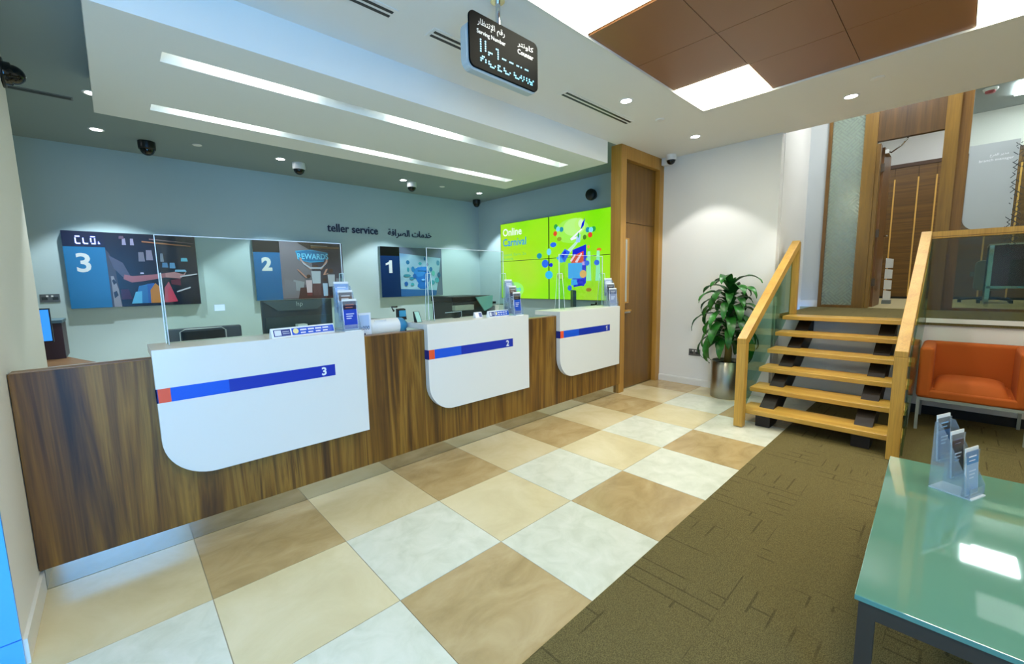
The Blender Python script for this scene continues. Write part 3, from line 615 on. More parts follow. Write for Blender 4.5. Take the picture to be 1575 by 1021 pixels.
A.p([(.44, .84), (.47, .68), (.60, .64), (.76, .66), (.82, .82), (.62, .87)], pm('2f90c8')); A.p([(.46, .82), (.56, .855), (.74, .83), (.80, .80), (.77, .68), (.6, .66), (.48, .69)], pm('1c6ea8'))
A.t('REWARDS', .46, .70, w=.36, h=.10, m=pm('6cc8f4'), bold=.02)
def person(cx, h, w, top, pants, skin='b88a80', arms=None):
    A.p(ell(cx, h, w*.34, w*.42, 12), pm('4a3430')); A.p([(cx-w*.5, h-.07), (cx+w*.5, h-.07), (cx+w*.42, h-.30), (cx-w*.42, h-.30)], pm(top)); A.p([(cx-w*.45, h-.29), (cx+w*.45, h-.29), (cx+w*.4, .05), (cx+w*.05, .05), (cx, h-.36), (cx-w*.05, .05), (cx-w*.4, .05)], pm(pants))
    for ax, ay, bx, by in arms or (): dx, dy = (by-ay)*.06, -(bx-ax)*.06; A.p([(ax-.01, ay), (ax+.012, ay), (bx+.012, by), (bx-.01, by)], pm(skin))
person(.66, .56, .11, 'aeb8cc', '5a3c44', arms=((.60, .52, .50, .68), (.50, .66, .49, .72), (.72, .52, .79, .66), (.79, .64, .80, .70)))
A.p([(.49, .70), (.52, .61), (.60, .53), (.72, .53), (.79, .62), (.80, .70), (.78, .62), (.72, .56), (.60, .56), (.53, .63)], pm('a8b0c8'))
person(.57, .40, .07, 'c8b4c4', '6a3038', arms=((.545, .37, .45, .52),)); person(.76, .34, .06, '9cb0d0', 'a07868'); person(.84, .50, .09, 'a0a4b4', '2c2630', arms=((.80, .45, .75, .42), (.75, .42, .79, .53)))
A.p([(0, 0), (.27, 0), (.27, .80), (0, .80)], pm('1a64a0')); A.p([(0, .80), (.27, .80), (.27, 1), (0, 1)], pm('181a20')); A.t('2', .075, .49, h=.23, m=num_m, bold=.05)
obj('picture', b, t)
# board 1
t = poster(3.068, 4.284, 1.163, 2.01, 'display board with a large 1, blue shapes bursting from a blue box'); b = B(); A = Art(b, (3.068, PY, 1.163), (1, 0, 0), (0, 0, 1), 1.216, .847)
BG = mat('print_blue_fade', 'ffffff', .3); nt = BG.node_tree; nt.links.new(ramp(nt, noise(nt, mapped(nt, (1.2, 1, 1.4), loc=(.3, 0, .2)), 1.1, 2), ((.3, '3a6fa8'), (.5, '8fb8cc'), (.7, '5f8fb8'))), nt.nodes['Principled BSDF'].inputs['Base Color'])
A.p([(0, 0), (1, 0), (1, 1), (0, 1)], BG); A.p([(.29, .88), (1, .80), (1, 1), (.29, 1)], pm('5a6880')); A.p([(.29, 0), (1, 0), (1, .10), (.29, .16)], pm('2a5c98')); A.p([(.88, 0), (1, 0), (1, .98), (.96, .6)], pm('5a6a84'))
for cx, cy, rx, ry, c in ((.66, .42, .13, .20, '1a62b4'), (.66, .22, .10, .08, '1a62b4'), (.60, .50, .10, .10, '2c78c0'), (.42, .70, .03, .045, '2a6c9c'), (.42, .55, .02, .05, '3a90a8'), (.50, .56, .03, .06, '2a78b0'), (.70, .78, .015, .04, '2a6098'), (.62, .68, .03, .03, '3a98a8'), (.74, .66, .02, .04, '204c80'), (.93, .70, .03, .06, '4a88a8'), (.80, .56, .03, .05, '2a6a9c'), (.84, .48, .03, .06, '58b0a8'), (.94, .44, .03, .06, '1c5c88'), (.90, .33, .04, .06, '3a98a8'), (.40, .43, .06, .03, '3a88a0'), (.47, .37, .04, .03, '2f80a0'), (.38, .26, .03, .05, '2058a0'), (.48, .25, .03, .03, '3a98a8'), (.82, .28, .04, .05, '3a90a8'), (.52, .42, .03, .05, '2058a0')): A.p(ell(cx, cy, rx, ry, 8, random.random()), pm(c))
A.p([(.57, .60), (.74, .62), (.72, .53), (.58, .53)], pm('2470c0')); A.p(ell(.66, .34, .03, .02), pm('68b0f0'))
A.p([(0, 0), (.29, 0), (.29, .82), (0, .82)], pm('0e2c5c')); A.p([(0, .82), (.29, .82), (.29, 1), (0, 1)], pm('0a0c10')); A.t('1', .075, .48, h=.25, m=num_m, bold=.05)
obj('picture', b, t)
b = B(); text(b, 'teller service', (2.262, 4.499, 2.20), (1, 0, 0), (0, 0, 1), w=.82, h=.125, m=TXTN, off=.002, bold=.012, depth=.012)
tag(obj('wall_lettering', b), 'dark blue letters reading teller service on the back wall', 'lettering')
b = B(); text(b, AR(0xFEA7, 0xFEAA, 0xFEE3, 0xFE8E, 0xFE95, 0x20, 0xFE8D, 0xFEDF, 0xFEBC, 0xFEAE, 0xFE8D, 0xFED3, 0xFE94), (3.26, 4.499, 2.165), (1, 0, 0), (0, 0, 1), w=.86, h=.15, m=TXTN, off=.002, bold=.008, depth=.012)
tag(obj('wall_lettering', b), 'dark blue Arabic lettering on the back wall above board 1', 'lettering')
# sockets
def socket(name_where, org, ru, w=.146, h=.086):
    ru = Vector(ru); n = ru.cross(Vector((0, 0, 1))); o = Vector(org)
    t = thing('wall_socket', name_where, 'socket', org, 0, 'steel double wall sockets')
    Mx = Matrix((( ru.x, -n.x, 0, o.x), (ru.y, -n.y, 0, o.y), (0, 0, 1, o.z), (0, 0, 0, 1)))
    obj('plate', B().box(-w/2, w/2, -.008, 0, -h/2, h/2, mat('socket_steel', '6e7070', .35, .6), M=Mx), t)
    b = B()
    for s in (-1, 1): b.box(s*.04-.022, s*.04+.022, -.010, -.008, -.02, .012, DGREY, M=Mx); b.box(s*.018-.008, s*.018+.008, -.012, -.008, .012, .03, WPL, M=Mx)
    obj('insert', b, t)
socket('steel double socket low on the white wall left of the plant', (5.2395, .105, .435), (0, -1, 0))
socket('dark double socket on the back wall left of board 3', (-.70, 4.4995, 1.30), (1, 0, 0))

# ================================================================ VIDEO WALL (x = 5.24 plane, facing -x)
VX = 5.19; ya, yb, za, zb = 3.80, 1.37, 1.08, 2.452; VW, VH = ya-yb, zb-za
t = thing('video_wall', 'bright green four panel video wall with shopping artwork and blue lettering', 'screen', (VX, 2.6, za))
obj('frame', B().box(VX+.004, 5.239, yb, ya, za, zb, BLACK), t)
ES = .45
def em(h): return pm(h, ES)
b = B(); A = Art(b, (VX+.003, ya, za), (0, -1, 0), (0, 0, 1), VW, VH)
GR = mat('screen_green', '050805', .15, emit='8fe000', es=ES); nt = GR.node_tree
nt.links.new(ramp(nt, noise(nt, mapped(nt, (1, .9, .9), loc=(0, .4, 0)), .9, 1), ((.3, '7ae000'), (.5, '98e414'), (.7, 'a8dc20'))), nt.nodes['Principled BSDF'].inputs['Emission Color'])
g = .004
for i in (0, 1):
    for j in (0, 1): A.p([(.5*i+g, .5*j+g), (.5*i+.5-g/2, .5*j+g), (.5*i+.5-g/2, .5*j+.5-g/2), (.5*i+g, .5*j+.5-g/2)], GR)
lg = em('b4f070'); cy_ = em('7adcf0')
A.p(ell(.70, .80, .14, .14, 18), em('9cec50')); A.p(ell(.72, .84, .09, .10, 18), em('b4f080'))
A.t('Online', .03, .835, w=.205, h=.10, m=em('e8fcf0'), bold=.02); A.t('Carnival', .03, .70, w=.25, h=.10, m=em('2090e0'), bold=.01)
A.t('Spend. Earn. 2x', .03, .56, w=.25, h=.045, m=em('6cd070')); A.t('Rewards', .03, .515, w=.11, h=.035, m=em('6cd070')); A.t('rewards', .14, .10, w=.09, h=.05, m=em('38b8e8'), bold=.02)
A.p(ell(.16, .12, .09, .10, 16), em('98f068')); A.t('rewards', .12, .10, w=.10, h=.055, m=em('38b8e8'), bold=.02)
BL, DB, LB, RD, OR, GN, TL = em('2a6ae8'), em('1420d0'), em('3ca8f0'), em('d84828'), em('e0a048'), em('28a048'), em('2090a8')
def E(x, y, rx, ry, m, n=14): A.p(ell(x, y, rx, ry, n), m)
E(.765, .86, .04, .075, lg); E(.775, .87, .02, .045, em('d0f4c0'))
for x, y, m in ((.565, .87, GN), (.615, .83, TL), (.585, .84, cy_), (.56, .79, RD), (.83, .79, TL), (.875, .79, GN), (.855, .785, cy_), (.85, .73, RD)): E(x, y, .017, .03, m)
for pts, m in (([(.775, .80), (.80, .84), (.81, .92), (.785, .87)], DB), ([(.69, .71), (.78, .81), (.79, .80), (.705, .70)], em('e8f0ff')), ([(.69, .71), (.70, .69), (.755, .71), (.75, .73)], em('e8f0ff')), ([(.745, .73), (.775, .75), (.77, .66), (.735, .66)], em('9cc8f4')),
    ([(.655, .57), (.735, .67), (.755, .66), (.69, .55)], em('b8e8c8')), ([(.60, .52), (.645, .60), (.69, .56), (.645, .44)], BL), ([(.62, .53), (.645, .58), (.66, .56), (.63, .49)], DB), ([(.57, .50), (.60, .53), (.64, .45), (.61, .44)], LB),
    ([(.71, .58), (.82, .63), (.82, .20), (.80, .16), (.71, .20)], DB), ([(.70, .50), (.80, .56), (.80, .42), (.70, .42)], RD), ([(.69, .46), (.73, .53), (.74, .52), (.70, .44)], em('f0d0e0')), ([(.73, .44), (.78, .54), (.79, .53), (.75, .43)], em('f0d0e0')), ([(.79, .40), (.82, .40), (.82, .44), (.79, .44)], em('c8a0e8')),
    ([(.675, .25), (.79, .25), (.79, .43), (.675, .43)], LB), ([(.72, .15), (.80, .17), (.80, .25), (.72, .25)], DB), ([(.70, .17), (.755, .18), (.745, .24), (.70, .24)], LB)): A.p(pts, m)
for x, y, rx, ry, m in ((.545, .66, .028, .03, BL), (.505, .58, .02, .04, em('70d8f0')), (.415, .54, .025, .035, TL), (.47, .44, .032, .05, BL), (.525, .42, .016, .025, DB), (.505, .30, .035, .05, em('30b8e8')), (.61, .28, .03, .045, em('90a838')), (.615, .28, .02, .033, em('c0ec50')), (.60, .72, .02, .025, em('88a030')), (.76, .74, .006, .03, GN), (.81, .71, .014, .028, em('4a8020')), (.84, .60, .010, .02, OR), (.92, .56, .018, .02, em('d87828')), (.83, .49, .008, .015, BL), (.83, .42, .020, .030, BL), (.905, .42, .020, .033, BL), (.80, .30, .028, .045, em('e0b060')), (.69, .14, .018, .032, BL), (.845, .12, .022, .022, em('a07820'))): E(x, y, rx, ry, m)
for x in (.825, .895): A.p([(x, .22), (x+.04, .22), (x+.03, .55), (x+.01, .55)], em('98ecb8'))
for x, y in ((.83, .42), (.905, .42)): E(x, y, .020, .030, BL)
obj('picture', b, t)
b = B()
obj('panel_seam', B().box(VX-.009, VX-.008, (ya+yb)/2-.004, (ya+yb)/2+.004, za, zb, BLACK).box(VX-.009, VX-.008, yb, ya, (za+zb)/2-.004, (za+zb)/2+.004, BLACK), t)
# speaker alarm
t = thing('wall_speaker', 'round black speaker high on the wall above the green screen', 'speaker', (5.2, 1.72, 2.675))
obj('housing', B().lathe([(0, 0), (.075, 0), (.085, .02), (.085, .06), (.075, .09), (0, .10)], (5.139, 1.72, 2.675), BLACK, 24, 'x'), t); obj('bracket', B().lathe([(0, .098), (.05, .098), (.05, .1), (0, .1)], (5.139, 1.70, 2.66), MGREY, 16, 'x'), t)

# ================================================================ CEILING FIXTURES
for (x, y, lab) in ((3.23, -.07, 'round downlight in the white ceiling nearest the hanging display'), (4.64, -.07, 'round downlight in the white ceiling above the plant wall'), (4.65, -1.425, 'round downlight in the white ceiling above the stairs'),
                    (-.17, 2.694, 'bright downlight half hidden by the left edge of the bulkhead'), (-.17, 3.754, 'downlight above the upper left corner of board 3'), (1.461, 3.70, 'downlight above board 2'), (3.159, 3.72, 'downlight above board 1'), (4.653, 3.738, 'downlight in the far corner near the green screen')):
    t = thing('downlight', lab, 'ceiling light', (x, y, ZC), 0, 'recessed round downlights')
    obj('trim_ring', B().lathe([(.045, .002), (.045, -.004), (.06, -.004), (.062, 0)], (x, y, ZC), WPL, 24), t)
    obj('lens', B().lathe([(0, -.002), (.044, -.002)][::-1], (x, y, ZC), SPOTM, 20), t)
    l = bpy.data.lights.new('beam', 'SPOT'); l.energy = SPOT_W*(.8 if y < 1 else 2.2); l.spot_size = R(88); l.spot_blend = .25; l.shadow_soft_size = .03; l.color = (1, .98, .95) if y < 1 else (.85, .97, 1)
    o = bpy.data.objects.new('beam', l); COL.objects.link(o); o.parent = t; o.location = (0, 0, -.012)
n = 0
plabs = {(6, 0): 'square light panel at the top edge of view beside the hanging display', (9, 0): 'small square light panel at the corner of the brown ceiling', (9, 3): 'square light panel at the far right of the brown ceiling'}
for (i, j) in sorted(hole):
    x0, x1, y0, y1 = gx(i)+.01, gx(i+1)-.03, gy(j+1)+.01, gy(j)-.01
    if (i, j) == (9, 3): x1 = gx(i+1)+0
    t = thing('light_panel', plabs.get((i, j), 'square light panel in the brown ceiling behind the camera'), 'ceiling light', ((x0+x1)/2, (y0+y1)/2, ZC), 0, 'square light panels in the brown ceiling' if (i, j) in plabs else 'square light panels behind the camera')
    fr_ = obj('frame', B().box(x0-.012, x1+.012, y0-.008, y1+.008, ZC+.010, ZC+.03, WPL), t); obj('diffuser', B().box(x0, x1, y0, y1, ZC+.002, ZC+.010, PANELM), t)
for yy, row in ((1.05, 'front'), (1.975, 'rear')):
    for k, (a, c, w) in enumerate(((.28, .98, 'left'), (1.60, 2.30, 'middle'), (2.90, 3.60, 'right'))):
        t = thing('channel_lamp', '%s lamp in the %s light channel of the bulkhead' % (w, row), 'ceiling light', ((a+c)/2, yy, 2.84), 0, 'lamps in the bulkhead light channels')
        bt = obj('batten', B().box(a, c, yy-.05, yy+.05, 2.845, 2.859, WPL), t); obj('tube', B().box(a+.06, c-.06, yy-.03, yy+.03, 2.815, 2.845, SLOTM), t)
for (x0, x1, lab) in ((.14, 1.13, 'black slot air diffuser at the top left edge of the view'), (1.41, 2.30, 'black slot air diffuser partly behind the hanging display'), (2.70, 3.70, 'black slot air diffuser right of the hanging display')):
    t = thing('slot_diffuser', lab, 'vent', (x0, .19, ZC), 0, 'slot air diffusers in the white ceiling')
    obj('frame', B().box(x0-.02, x1+.02, .135, .245, ZC-.004, ZC, CEIL), t)
    for s in (-1, 1): obj('slot', B().box(x0, x1, .19+s*.022-.010, .19+s*.022+.010, ZC-.007, ZC-.002, BLACK), t)
t = thing('slot_diffuser', 'dark slot air diffuser over the teller area beside the white wall', 'vent', (-.45, 2.95, ZC)); obj('frame', B().box(-1.2, -.29, 2.90, 2.98, ZC-.004, ZC, mat('vent_grey', '70787a', .6)), t); obj('slot', B().box(-1.2, -.30, 2.915, 2.965, ZC-.006, ZC-.002, mat('vent_slot', '3c4446', .7)), t)
for (x, y, lab) in ((3.862, 3.72, 'small round cover in the teller ceiling right'), (.626, 3.70, 'small round cover in the teller ceiling left'), (3.871, -.053, 'small round cover in the white ceiling between two downlights'), (4.379, -1.629, 'small round cover in the white ceiling right of the stairs light')):
    tag(obj('ceiling_cover', B().lathe([(.0, -.008), (.035, -.008), (.045, -.003), (.045, 0)][::-1], (x, y, ZC), CEIL, 20)), lab, 'ceiling cover', 'small round ceiling covers')
# dome cameras
DOME = mat('dome_smoke', '06080a', .08)
def dome(x, y, lab, s=1., body=WPL, wallm=False):
    t = thing('dome_camera', lab, 'camera', (x, y, ZC), 0, 'dome security cameras')
    z = ZC
    obj('housing', B().lathe([(.0, -.07*s), (.062*s, -.07*s), (.066*s, -.06*s), (.066*s, 0)][::-1], (x, y, z), body, 28), t)
    obj('dome', B().lathe([(.062*s, -.070*s)]+[(.055*s*cos(a), -.070*s-.055*s*sin(a)) for a in [k*pi/16 for k in range(0, 9)]], (x, y, z), DOME, 28), t); return t
dome(.21, 3.914, 'dark dome camera above board 3', 1.15, BLACK); dome(1.689, 3.76, 'white and black dome camera above board 2', 1.15, WPL); dome(3.336, 3.78, 'white and black dome camera above board 1', 1.1); dome(5.0, 4.25, 'small dome camera in the far corner', 1.1, BLACK)
t = dome(5.10, .43, 'white dome camera beside the door frame top right', .95); obj('junction_box', B().box(5.15, 5.235, .48, .585, 2.86, 2.95, WPL), t, bevel=.004)
t = thing('dome_camera', 'black dome camera mounted sideways on the left wall', 'camera', (-.563, 1.87, 2.70), 0, 'dome security cameras')
obj('plate', B().lathe([(0, 0), (.085, 0), (.085, .012), (0, .012)][::-1], (-.563, 1.87, 2.70), BLACK, 24, 'x'), t)
obj('dome', B().lathe([(.065, .01), (.065, .04)]+[(.055*cos(a), .045+.055*sin(a)) for a in [k*pi/16 for k in range(9)]], (-.563, 1.87, 2.70), DOME, 24, 'x'), t)
# hanging queue display
qx0, qx1, qz0, qz1, qy = 1.275, 1.795, 2.528, 2.803, -.35
t = thing('queue_display', 'black hanging queue display with blue LED dots and white headings', 'display', ((qx0+qx1)/2, qy, qz1))
obj('casing', B().prism(rrect(qx0-.014, qx1+.002, qz0-.012, qz1-.05, .05), qy+.012, qy+.06, 'y', mat('casing_white', 'b8c4c4', .4)), t, bevel=.003)
obj('front_plate', B().prism(rrect(qx0, qx1, qz0, qz1, .035), qy, qy+.012, 'y', mat('queue_black', '070b0d', .55, spec=.06)), t, bevel=.002)
obj('pole', B().cyl((1.505, qy+.03, qz1-.03), .014, ZC-qz1+.03, CHROME).cyl((1.505, qy+.03, ZC-.015), .04, .014, CHROME), t)
b = B(); text(b, AR(0xFEAD, 0xFED7, 0xFEE2, 0x20, 0xFE8D, 0xFEF9, 0xFEE7, 0xFE98, 0xFEC8, 0xFE8E, 0xFEAD), (qx0+.055, qy, qz1-.070), (1, 0, 0), (0, 0, 1), w=.195, h=.045, m=TXTW, bold=.0)
text(b, 'Serving Number', (qx0+.05, qy, qz1-.108), (1, 0, 0), (0, 0, 1), w=.205, h=.028, m=TXTW, bold=.012); obj('heading', b, t); b = B()
text(b, AR(0xFEDB, 0xFE8E, 0xFEED, 0xFEE7, 0xFE98, 0xFEAE), (qx0+.35, qy, qz1-.070), (1, 0, 0), (0, 0, 1), w=.13, h=.035, m=TXTW, bold=.0)
text(b, 'Counter', (qx0+.35, qy, qz1-.105), (1, 0, 0), (0, 0, 1), w=.13, h=.026, m=TXTW, bold=.012); obj('heading', b, t)
LED = mat('led_dots', '081018', .3, emit='70c8f0', es=1.6)
rows = ["X..X.................................",
        "X..X......XX.........................",
        "X..X.......X.........................",
        "X..X.......X.........................",
        "X..X.XXX...X..XXX..XXX..XX.X..XXX....",
        "X....X.....X.........................",
        ".....................................",
        ".XX..................................",
        "XX.X.X.....XX..X......X....X.X.X.X..X",
        "X..X.XX..X.X...XX..X..XX..XX.X.X.XXX.",
        "......XXX..XXX..XXX....XXX..X...X.XX."]
b = B(); n = len(rows[0])
for r_, row in enumerate(rows):
    for c_, ch in enumerate(row):
        if ch == 'X':
            x = qx0+.075+c_*.0112; z = qz1-.128-r_*.0115
            b.prism(ell(x, z, .0043, .0043, 8), qy-.0012, qy, 'y', LED)
obj('led_matrix', b, t)

# ================================================================ STAIRS
t = thing('staircase', 'short open oak staircase with six treads up to the platform', 'stairs', (4.8, -1.4, 0))
for i in range(6):
    z = .955*(i+1)/6; x = 4.05+.25*i
    obj('tread', B().box(x, x+.30, -1.985, -.848, z-.042, z, OAKY), t, bevel=.004)
SD = mat('stringer_dark', '1a1209', .6)
for y0 in (-1.09, -1.80):
    obj('stringer', B().prism([(4.10, .004), (4.30, .004), (5.60, .70), (5.60, .90), (5.50, .90), (4.12, .115), (4.10, .115)], y0, y0+.12, 'y', SD), t)
def banister(y0, y1, gy_, lab):
    t = thing('banister', lab, 'railing', (4.8, (y0+y1)/2, 0), 0, 'oak stair railings')
    obj('newel_post', B().prism([(3.95, .005), (4.028, .005), (4.028, .794), (3.95, .794)], y0, y1, 'y', OAKL), t, bevel=.003)
    obj('handrail', B().prism([(3.95, .795), (3.95, .838), (5.60, 1.808), (5.60, 1.715), (4.035, .795)], y0, y1, 'y', OAKL), t, bevel=.003)
    obj('upper_post', B().prism([(5.602, .956), (5.672, .956), (5.672, 1.79), (5.602, 1.80)], y0+.004, y1-.004, 'y', OAKL), t, bevel=.003)
    obj('glass_infill', B().prism([(4.03, .03), (4.03, .785), (5.60, 1.71), (5.60, .965)], gy_, gy_+.01, 'y', GLASSG, capm=GLASSG), t)
banister(-.905, -.828, -.843, 'oak railing on the left side of the stairs beside the plant')
banister(-1.983, -1.908, -1.998, 'oak railing on the right side of the stairs beside the orange chair')
t = thing('platform_rail', 'oak rail with glass guard along the raised platform edge', 'railing', (5.63, -2.8, .955))
obj('top_rail', B().box(5.60, 5.672, -3.8, -1.984, 1.735, 1.80, OAKL).box(5.595, 5.60, -3.8, -1.984, 1.748, 1.752, OAKD), t, bevel=.003)
obj('glass_guard', B().box(5.63, 5.64, -3.8, -1.984, .956, 1.735, glass('guard_glass', 'dcdfd0', refl=.7)), t)

# ================================================================ PLANT
px, py = 4.965, -.395
t = thing('potted_plant', 'tall leafy dracaena in a brushed steel pot by the stairs', 'plant', (px, py, 0))
obj('pot', B().lathe([(0, 0), (.165, 0), (.167, .005), (.167, .43), (.160, .435), (.155, .43), (.153, .39)], (px, py, 0), mat('pot_steel', 'a8a598', .3, 1.0), 48), t)
obj('soil', B().lathe([(0, .39), (.155, .385)][::-1], (px, py, 0), mat('soil', '2a2018', .9), 24), t)
obj('trunk', B().tube([(px+.01, py, .38), (px+.012, py-.005, .55), (px, py, .64)], [.04, .038, .034], mat('trunk_tan', '8f7436', .7), 12), t)
obj('stem', B().tube([(px, py, .60), (px-.005, py, .9), (px+.005, py, 1.2), (px, py, 1.27)], [.02, .016, .012, .006], mat('stem_green', '2e4420', .6), 8), t)
LEAF = mat('leaf_green', '1f5a1c', .35); nt = LEAF.node_tree
nt.links.new(ramp(nt, noise(nt, mapped(nt, (1, 1, 1)), 7, 3), ((.3, '12380e'), (.55, '246a20'), (.75, '3c8a34'))), nt.nodes['Principled BSDF'].inputs['Base Color'])
random.seed(11)
def leaf(b, base, az, L, w, rise, droop):
    d = Vector((cos(az), sin(az), 0)); sd = Vector((-sin(az), cos(az), 0)); n = 12; ang = rise; p = Vector(base); rows_ = []
    for k in range(n+1):
        s = k/n; ww = w*(.25+2.2*s)*(1-s)**.75 if s < 1 else 0; ww = min(ww, w)
        dirv = d*cos(ang)+Vector((0, 0, 1))*sin(ang); nn = -d*sin(ang)+Vector((0, 0, 1))*cos(ang)
        wv = sd*ww*.5; rip = .006*sin(s*16+az*3)
        rows_.append((p-wv+nn*(ww*.16+rip), p.copy(), p+wv+nn*(ww*.16-rip)))
        p = p+dirv*(L/n); ang -= droop/n*(1+.6*s)
    vs = [q for r_ in rows_ for q in r_]; fs = []
    for k in range(n):
        for c in (0, 1): fs.append((k*3+c, k*3+c+1, k*3+c+4, k*3+c+3))
    b.add(vs, fs, LEAF, True)
b = B()
for k in range(60):
    f = k/59; z = .62+.64*f; az = k*2.399+random.uniform(-.2, .2)
    L = random.uniform(.42, .60)*(1-.2*f) ; rise = R(22+48*f+random.uniform(-12, 12)); droop = R(118+12*(1-f)+random.uniform(-15, 20))
    if cos(az) > .3 : L *= .72
    leaf(b, (px+.012*cos(az), py+.012*sin(az), z), az, L, random.uniform(.10, .135), rise, droop)
for k in range(4): leaf(b, (px, py, 1.25), k*1.7+2.2, .20, .06, R(70), R(40))
obj('foliage', b, t)

# ================================================================ ORANGE ARMCHAIR
t = thing('armchair', 'orange tub armchair on a thin grey metal frame under the platform', 'chair', (5.28, -2.32, 0))
OF = mat('orange_fabric', 'b85608', .8); nt = OF.node_tree; bump(nt, OF.node_tree.nodes['Principled BSDF'], noise(nt, mapped(nt, (1, 1, 1)), 260, 2), .3, .002)
x0, x1, y0, y1 = 4.98, 5.58, -2.675, -2.002
def soft(name, x0, x1, y0, y1, z0, z1, bev, mt=OF, sub=4):
    return obj(name, B().box(x0, x1, y0, y1, z0, z1, mt), t, bevel=bev, seg=sub)
soft('armrest', x0, x1-.005, y1-.095, y1, .30, .755, .028); soft('armrest', x0, x1-.005, y0, y0+.095, .30, .755, .028)
soft('backrest', x1-.11, x1, y0+.005, y1-.005, .30, .757, .028); soft('seat_base', x0+.004, x1-.05, y0+.05, y1-.05, .30, .375, .02)
bm = bmesh.new(); n1, n2 = 16, 16; V = [[None]*(n2+1) for _ in range(n1+1)]
b = B(); vs = []; fs = []
for i in range(n1+1):
    for j in range(n2+1):
        u, w = i/n1*2-1, j/n2*2-1; e = (1-abs(u)**5)*(1-abs(w)**5)
        vs.append((5.235+u*.235, -2.325+w*(.243-.02*(1-e)), .375+.085*e**.35+.022*(1-u*u)*(1-w*w)))
for i in range(n1):
    for j in range(n2): a = i*(n2+1)+j; fs.append((a, a+n2+1, a+n2+2, a+1))
b.add(vs, fs, OF, True); b.box(5.01, 5.46, -2.56, -2.09, .37, .39, OF); obj('seat_cushion', b, t)
m_ = LEGM
obj('frame', B().box(4.985, 5.57, y1-.03, y1-.008, .275, .30, m_).box(4.985, 5.57, y0+.008, y0+.03, .275, .30, m_).box(4.985, 5.008, y0+.03, y1-.03, .275, .30, m_).box(5.547, 5.57, y0+.03, y1-.03, .275, .30, m_), t)
for xx in (4.985, 5.547):
    for yy in (y0+.008, y1-.030): obj('leg', B().box(xx, xx+.023, yy, yy+.022, .004, .275, m_), t)

# ================================================================ GLASS COFFEE TABLE
rz = R(1.5)
t = thing('coffee_table', 'low table with glossy green glass top and dark metal frame', 'table', (1.33, -2.05, 0), rz)
TG = mat('green_table_glass', '629886', .03, spec=.9, coat=1.0)
obj('table_top', B().box(0, 1.36, -.74, 0, .435, .452, TG), t, local=True, bevel=.002)
obj('frame', B().box(.01, 1.35, -.04, -.01, .385, .433, DSTEEL).box(.01, 1.35, -.73, -.70, .385, .433, DSTEEL).box(.01, .04, -.70, -.04, .385, .433, DSTEEL).box(1.32, 1.35, -.70, -.04, .385, .433, DSTEEL), t, local=True)
for xx in (.01, 1.31):
    for yy in (-.05, -.73): obj('leg', B().box(xx, xx+.04, yy, yy+.04, .004, .385, DSTEEL), t, local=True)
rack((2.40, -2.26, .452), R(-22), 'standing on the glass table', [('pale blue leaflet in the lowest tier of the holder', '9cb8dc', '4c88c0', 'e8f0ff'), ('dark leaflet in the middle tier of the holder', '2c3444', '2c1828', '6a6a80'), ('blue and black leaflet in the top tier of the holder', '1c5490', '0c1018', '80b0d8')])

# ================================================================ OFFICE BEYOND
t = thing('wardrobe', 'wall of brown veneered cupboard doors with pale vertical strips in the office', 'cupboard', (10.3, -2.0, .955))
STR = mat('pale_strip', 'd8a850', .4)
obj('carcass', B().box(10.30, 10.49, -4.0, -.55, .962, 3.30, WARD), t); obj('cornice', B().box(10.27, 10.49, -4.0, -.55, 3.30, 3.36, mat('cornice_brown', '4a3018', .5)), t)
YS = (-.95, -1.26, -1.57, -1.80, -2.11, -2.42, -2.73, -3.04, -3.35, -3.66)
for y, yn in zip(YS, YS[1:]):
    d = obj('door', B().box(10.27, 10.30, yn+.003, y-.003, 1.0, 3.29, WARD), t); obj('strip', B().box(10.258, 10.27, y-.012, y+.008, 1.0, 3.10, STR), d)
obj('plinth', B().box(10.29, 10.30, -4.0, -.55, .962, 1.0, BLACK), t)
t = thing('paper_holder', 'white four tier paper holder just inside the office doorway', 'holder', (8.3, -1.43, .96))
for k in range(4): obj('tier', B().prism([(-1.50, 1.02+.16*k), (-1.42, 1.02+.16*k), (-1.42, 1.165+.16*k), (-1.50, 1.15+.16*k)], 8.25, 8.35, 'x', WPL), t)
obj('base', B().box(8.24, 8.36, -1.51, -1.41, .963, 1.02, MGREY), t)
t = thing('office_desk', 'office desk with maroon front panel and chrome legs behind the glass', 'desk', (8.3, -3.0, .955))
MAR = mat('maroon_panel', '4e2c3a', .3)
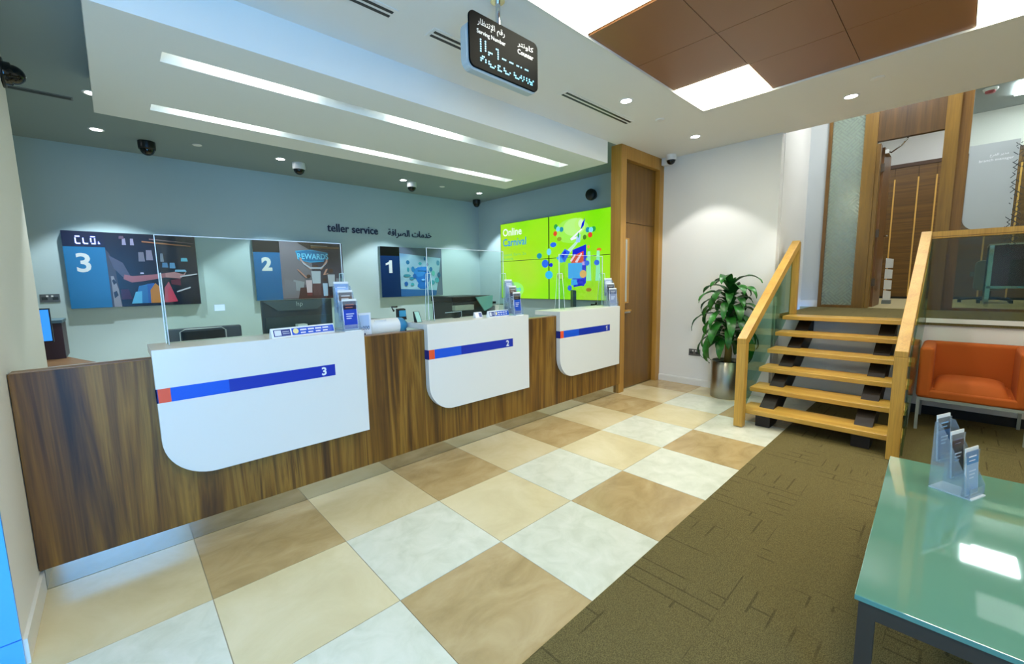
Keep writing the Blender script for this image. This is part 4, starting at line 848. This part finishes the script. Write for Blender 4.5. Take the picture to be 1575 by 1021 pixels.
obj('top', B().box(8.0, 8.75, -3.9, -2.43, 1.745, 1.765, mat('desk_glass_edge', 'b8b8b0', .2)), t); obj('front_panel', B().box(8.02, 8.04, -3.9, -2.46, 1.23, 1.745, MAR).box(8.012, 8.02, -3.9, -2.62, 1.23, 1.56, mat('maroon_dark', '30060e', .4)), t)
obj('rail', B().box(8.0, 8.03, -3.9, -2.44, 1.20, 1.23, CHROME), t)
for x in (8.0, 8.7): obj('leg', B().box(x, x+.04, -2.475, -2.435, .962, 1.745, CHROME), t)
t = thing('visitor_chair', 'pale grey office chair seen through the platform glass', 'chair', (9.0, -2.4, .955))
obj('backrest', B().prism(rrect(-2.66, -2.34, 1.15, 1.58, .06), 8.95, 9.0, 'x', mat('chair_pale', '7c7a66', .8)), t, bevel=.01); obj('seat', B().box(9.0, 9.45, -2.68, -2.30, 1.35, 1.42, mat('chair_pale2', '6a6858', .8)), t)
obj('base', B().cyl((9.22, -2.5, 1.0), .03, .36, BLACK), t)
for k in range(5):
    a = k*2*pi/5+.3; obj('castor', B().tube([(9.22, -2.5, 1.04), (9.22+.28*cos(a), -2.5+.28*sin(a), 1.01)], .018, BLACK).box(9.2+.28*cos(a), 9.24+.28*cos(a), -2.52+.28*sin(a), -2.48+.28*sin(a), .963, 1.01, BLACK), t)
t = thing('smoke_detector', 'white smoke detector with a red ring on the office ceiling', 'detector', (9.25, -2.30, 4.03))
obj('base', B().lathe([(0, -.03), (.07, -.03), (.08, 0)][::-1], (9.25, -2.30, 4.03), WPL, 20), t); obj('ring', B().lathe([(0, -.06), (.05, -.06), (.055, -.03)][::-1], (9.25, -2.30, 4.03), mat('detector_red', 'a03038', .4), 20), t)
for k, (x, y, lab) in enumerate(((9.5, -2.85, 'white square light panel on the office ceiling at the right edge'), (8.4, -1.3, 'white square light panel on the office ceiling out of view'), (6.4, -1.5, 'light panel above the stair platform'), (6.4, -3.0, 'light panel above the platform far end'))):  # both panels above the platform are unseen, added to brighten that zone
    tag(obj('office_light', B().box(x-.3, x+.3, y-.3, y+.3, 4.0, 4.03, mat('office_light_glow', 'ffffff', .5, emit=(250, 252, 255), es=9.0))), lab, 'ceiling light')
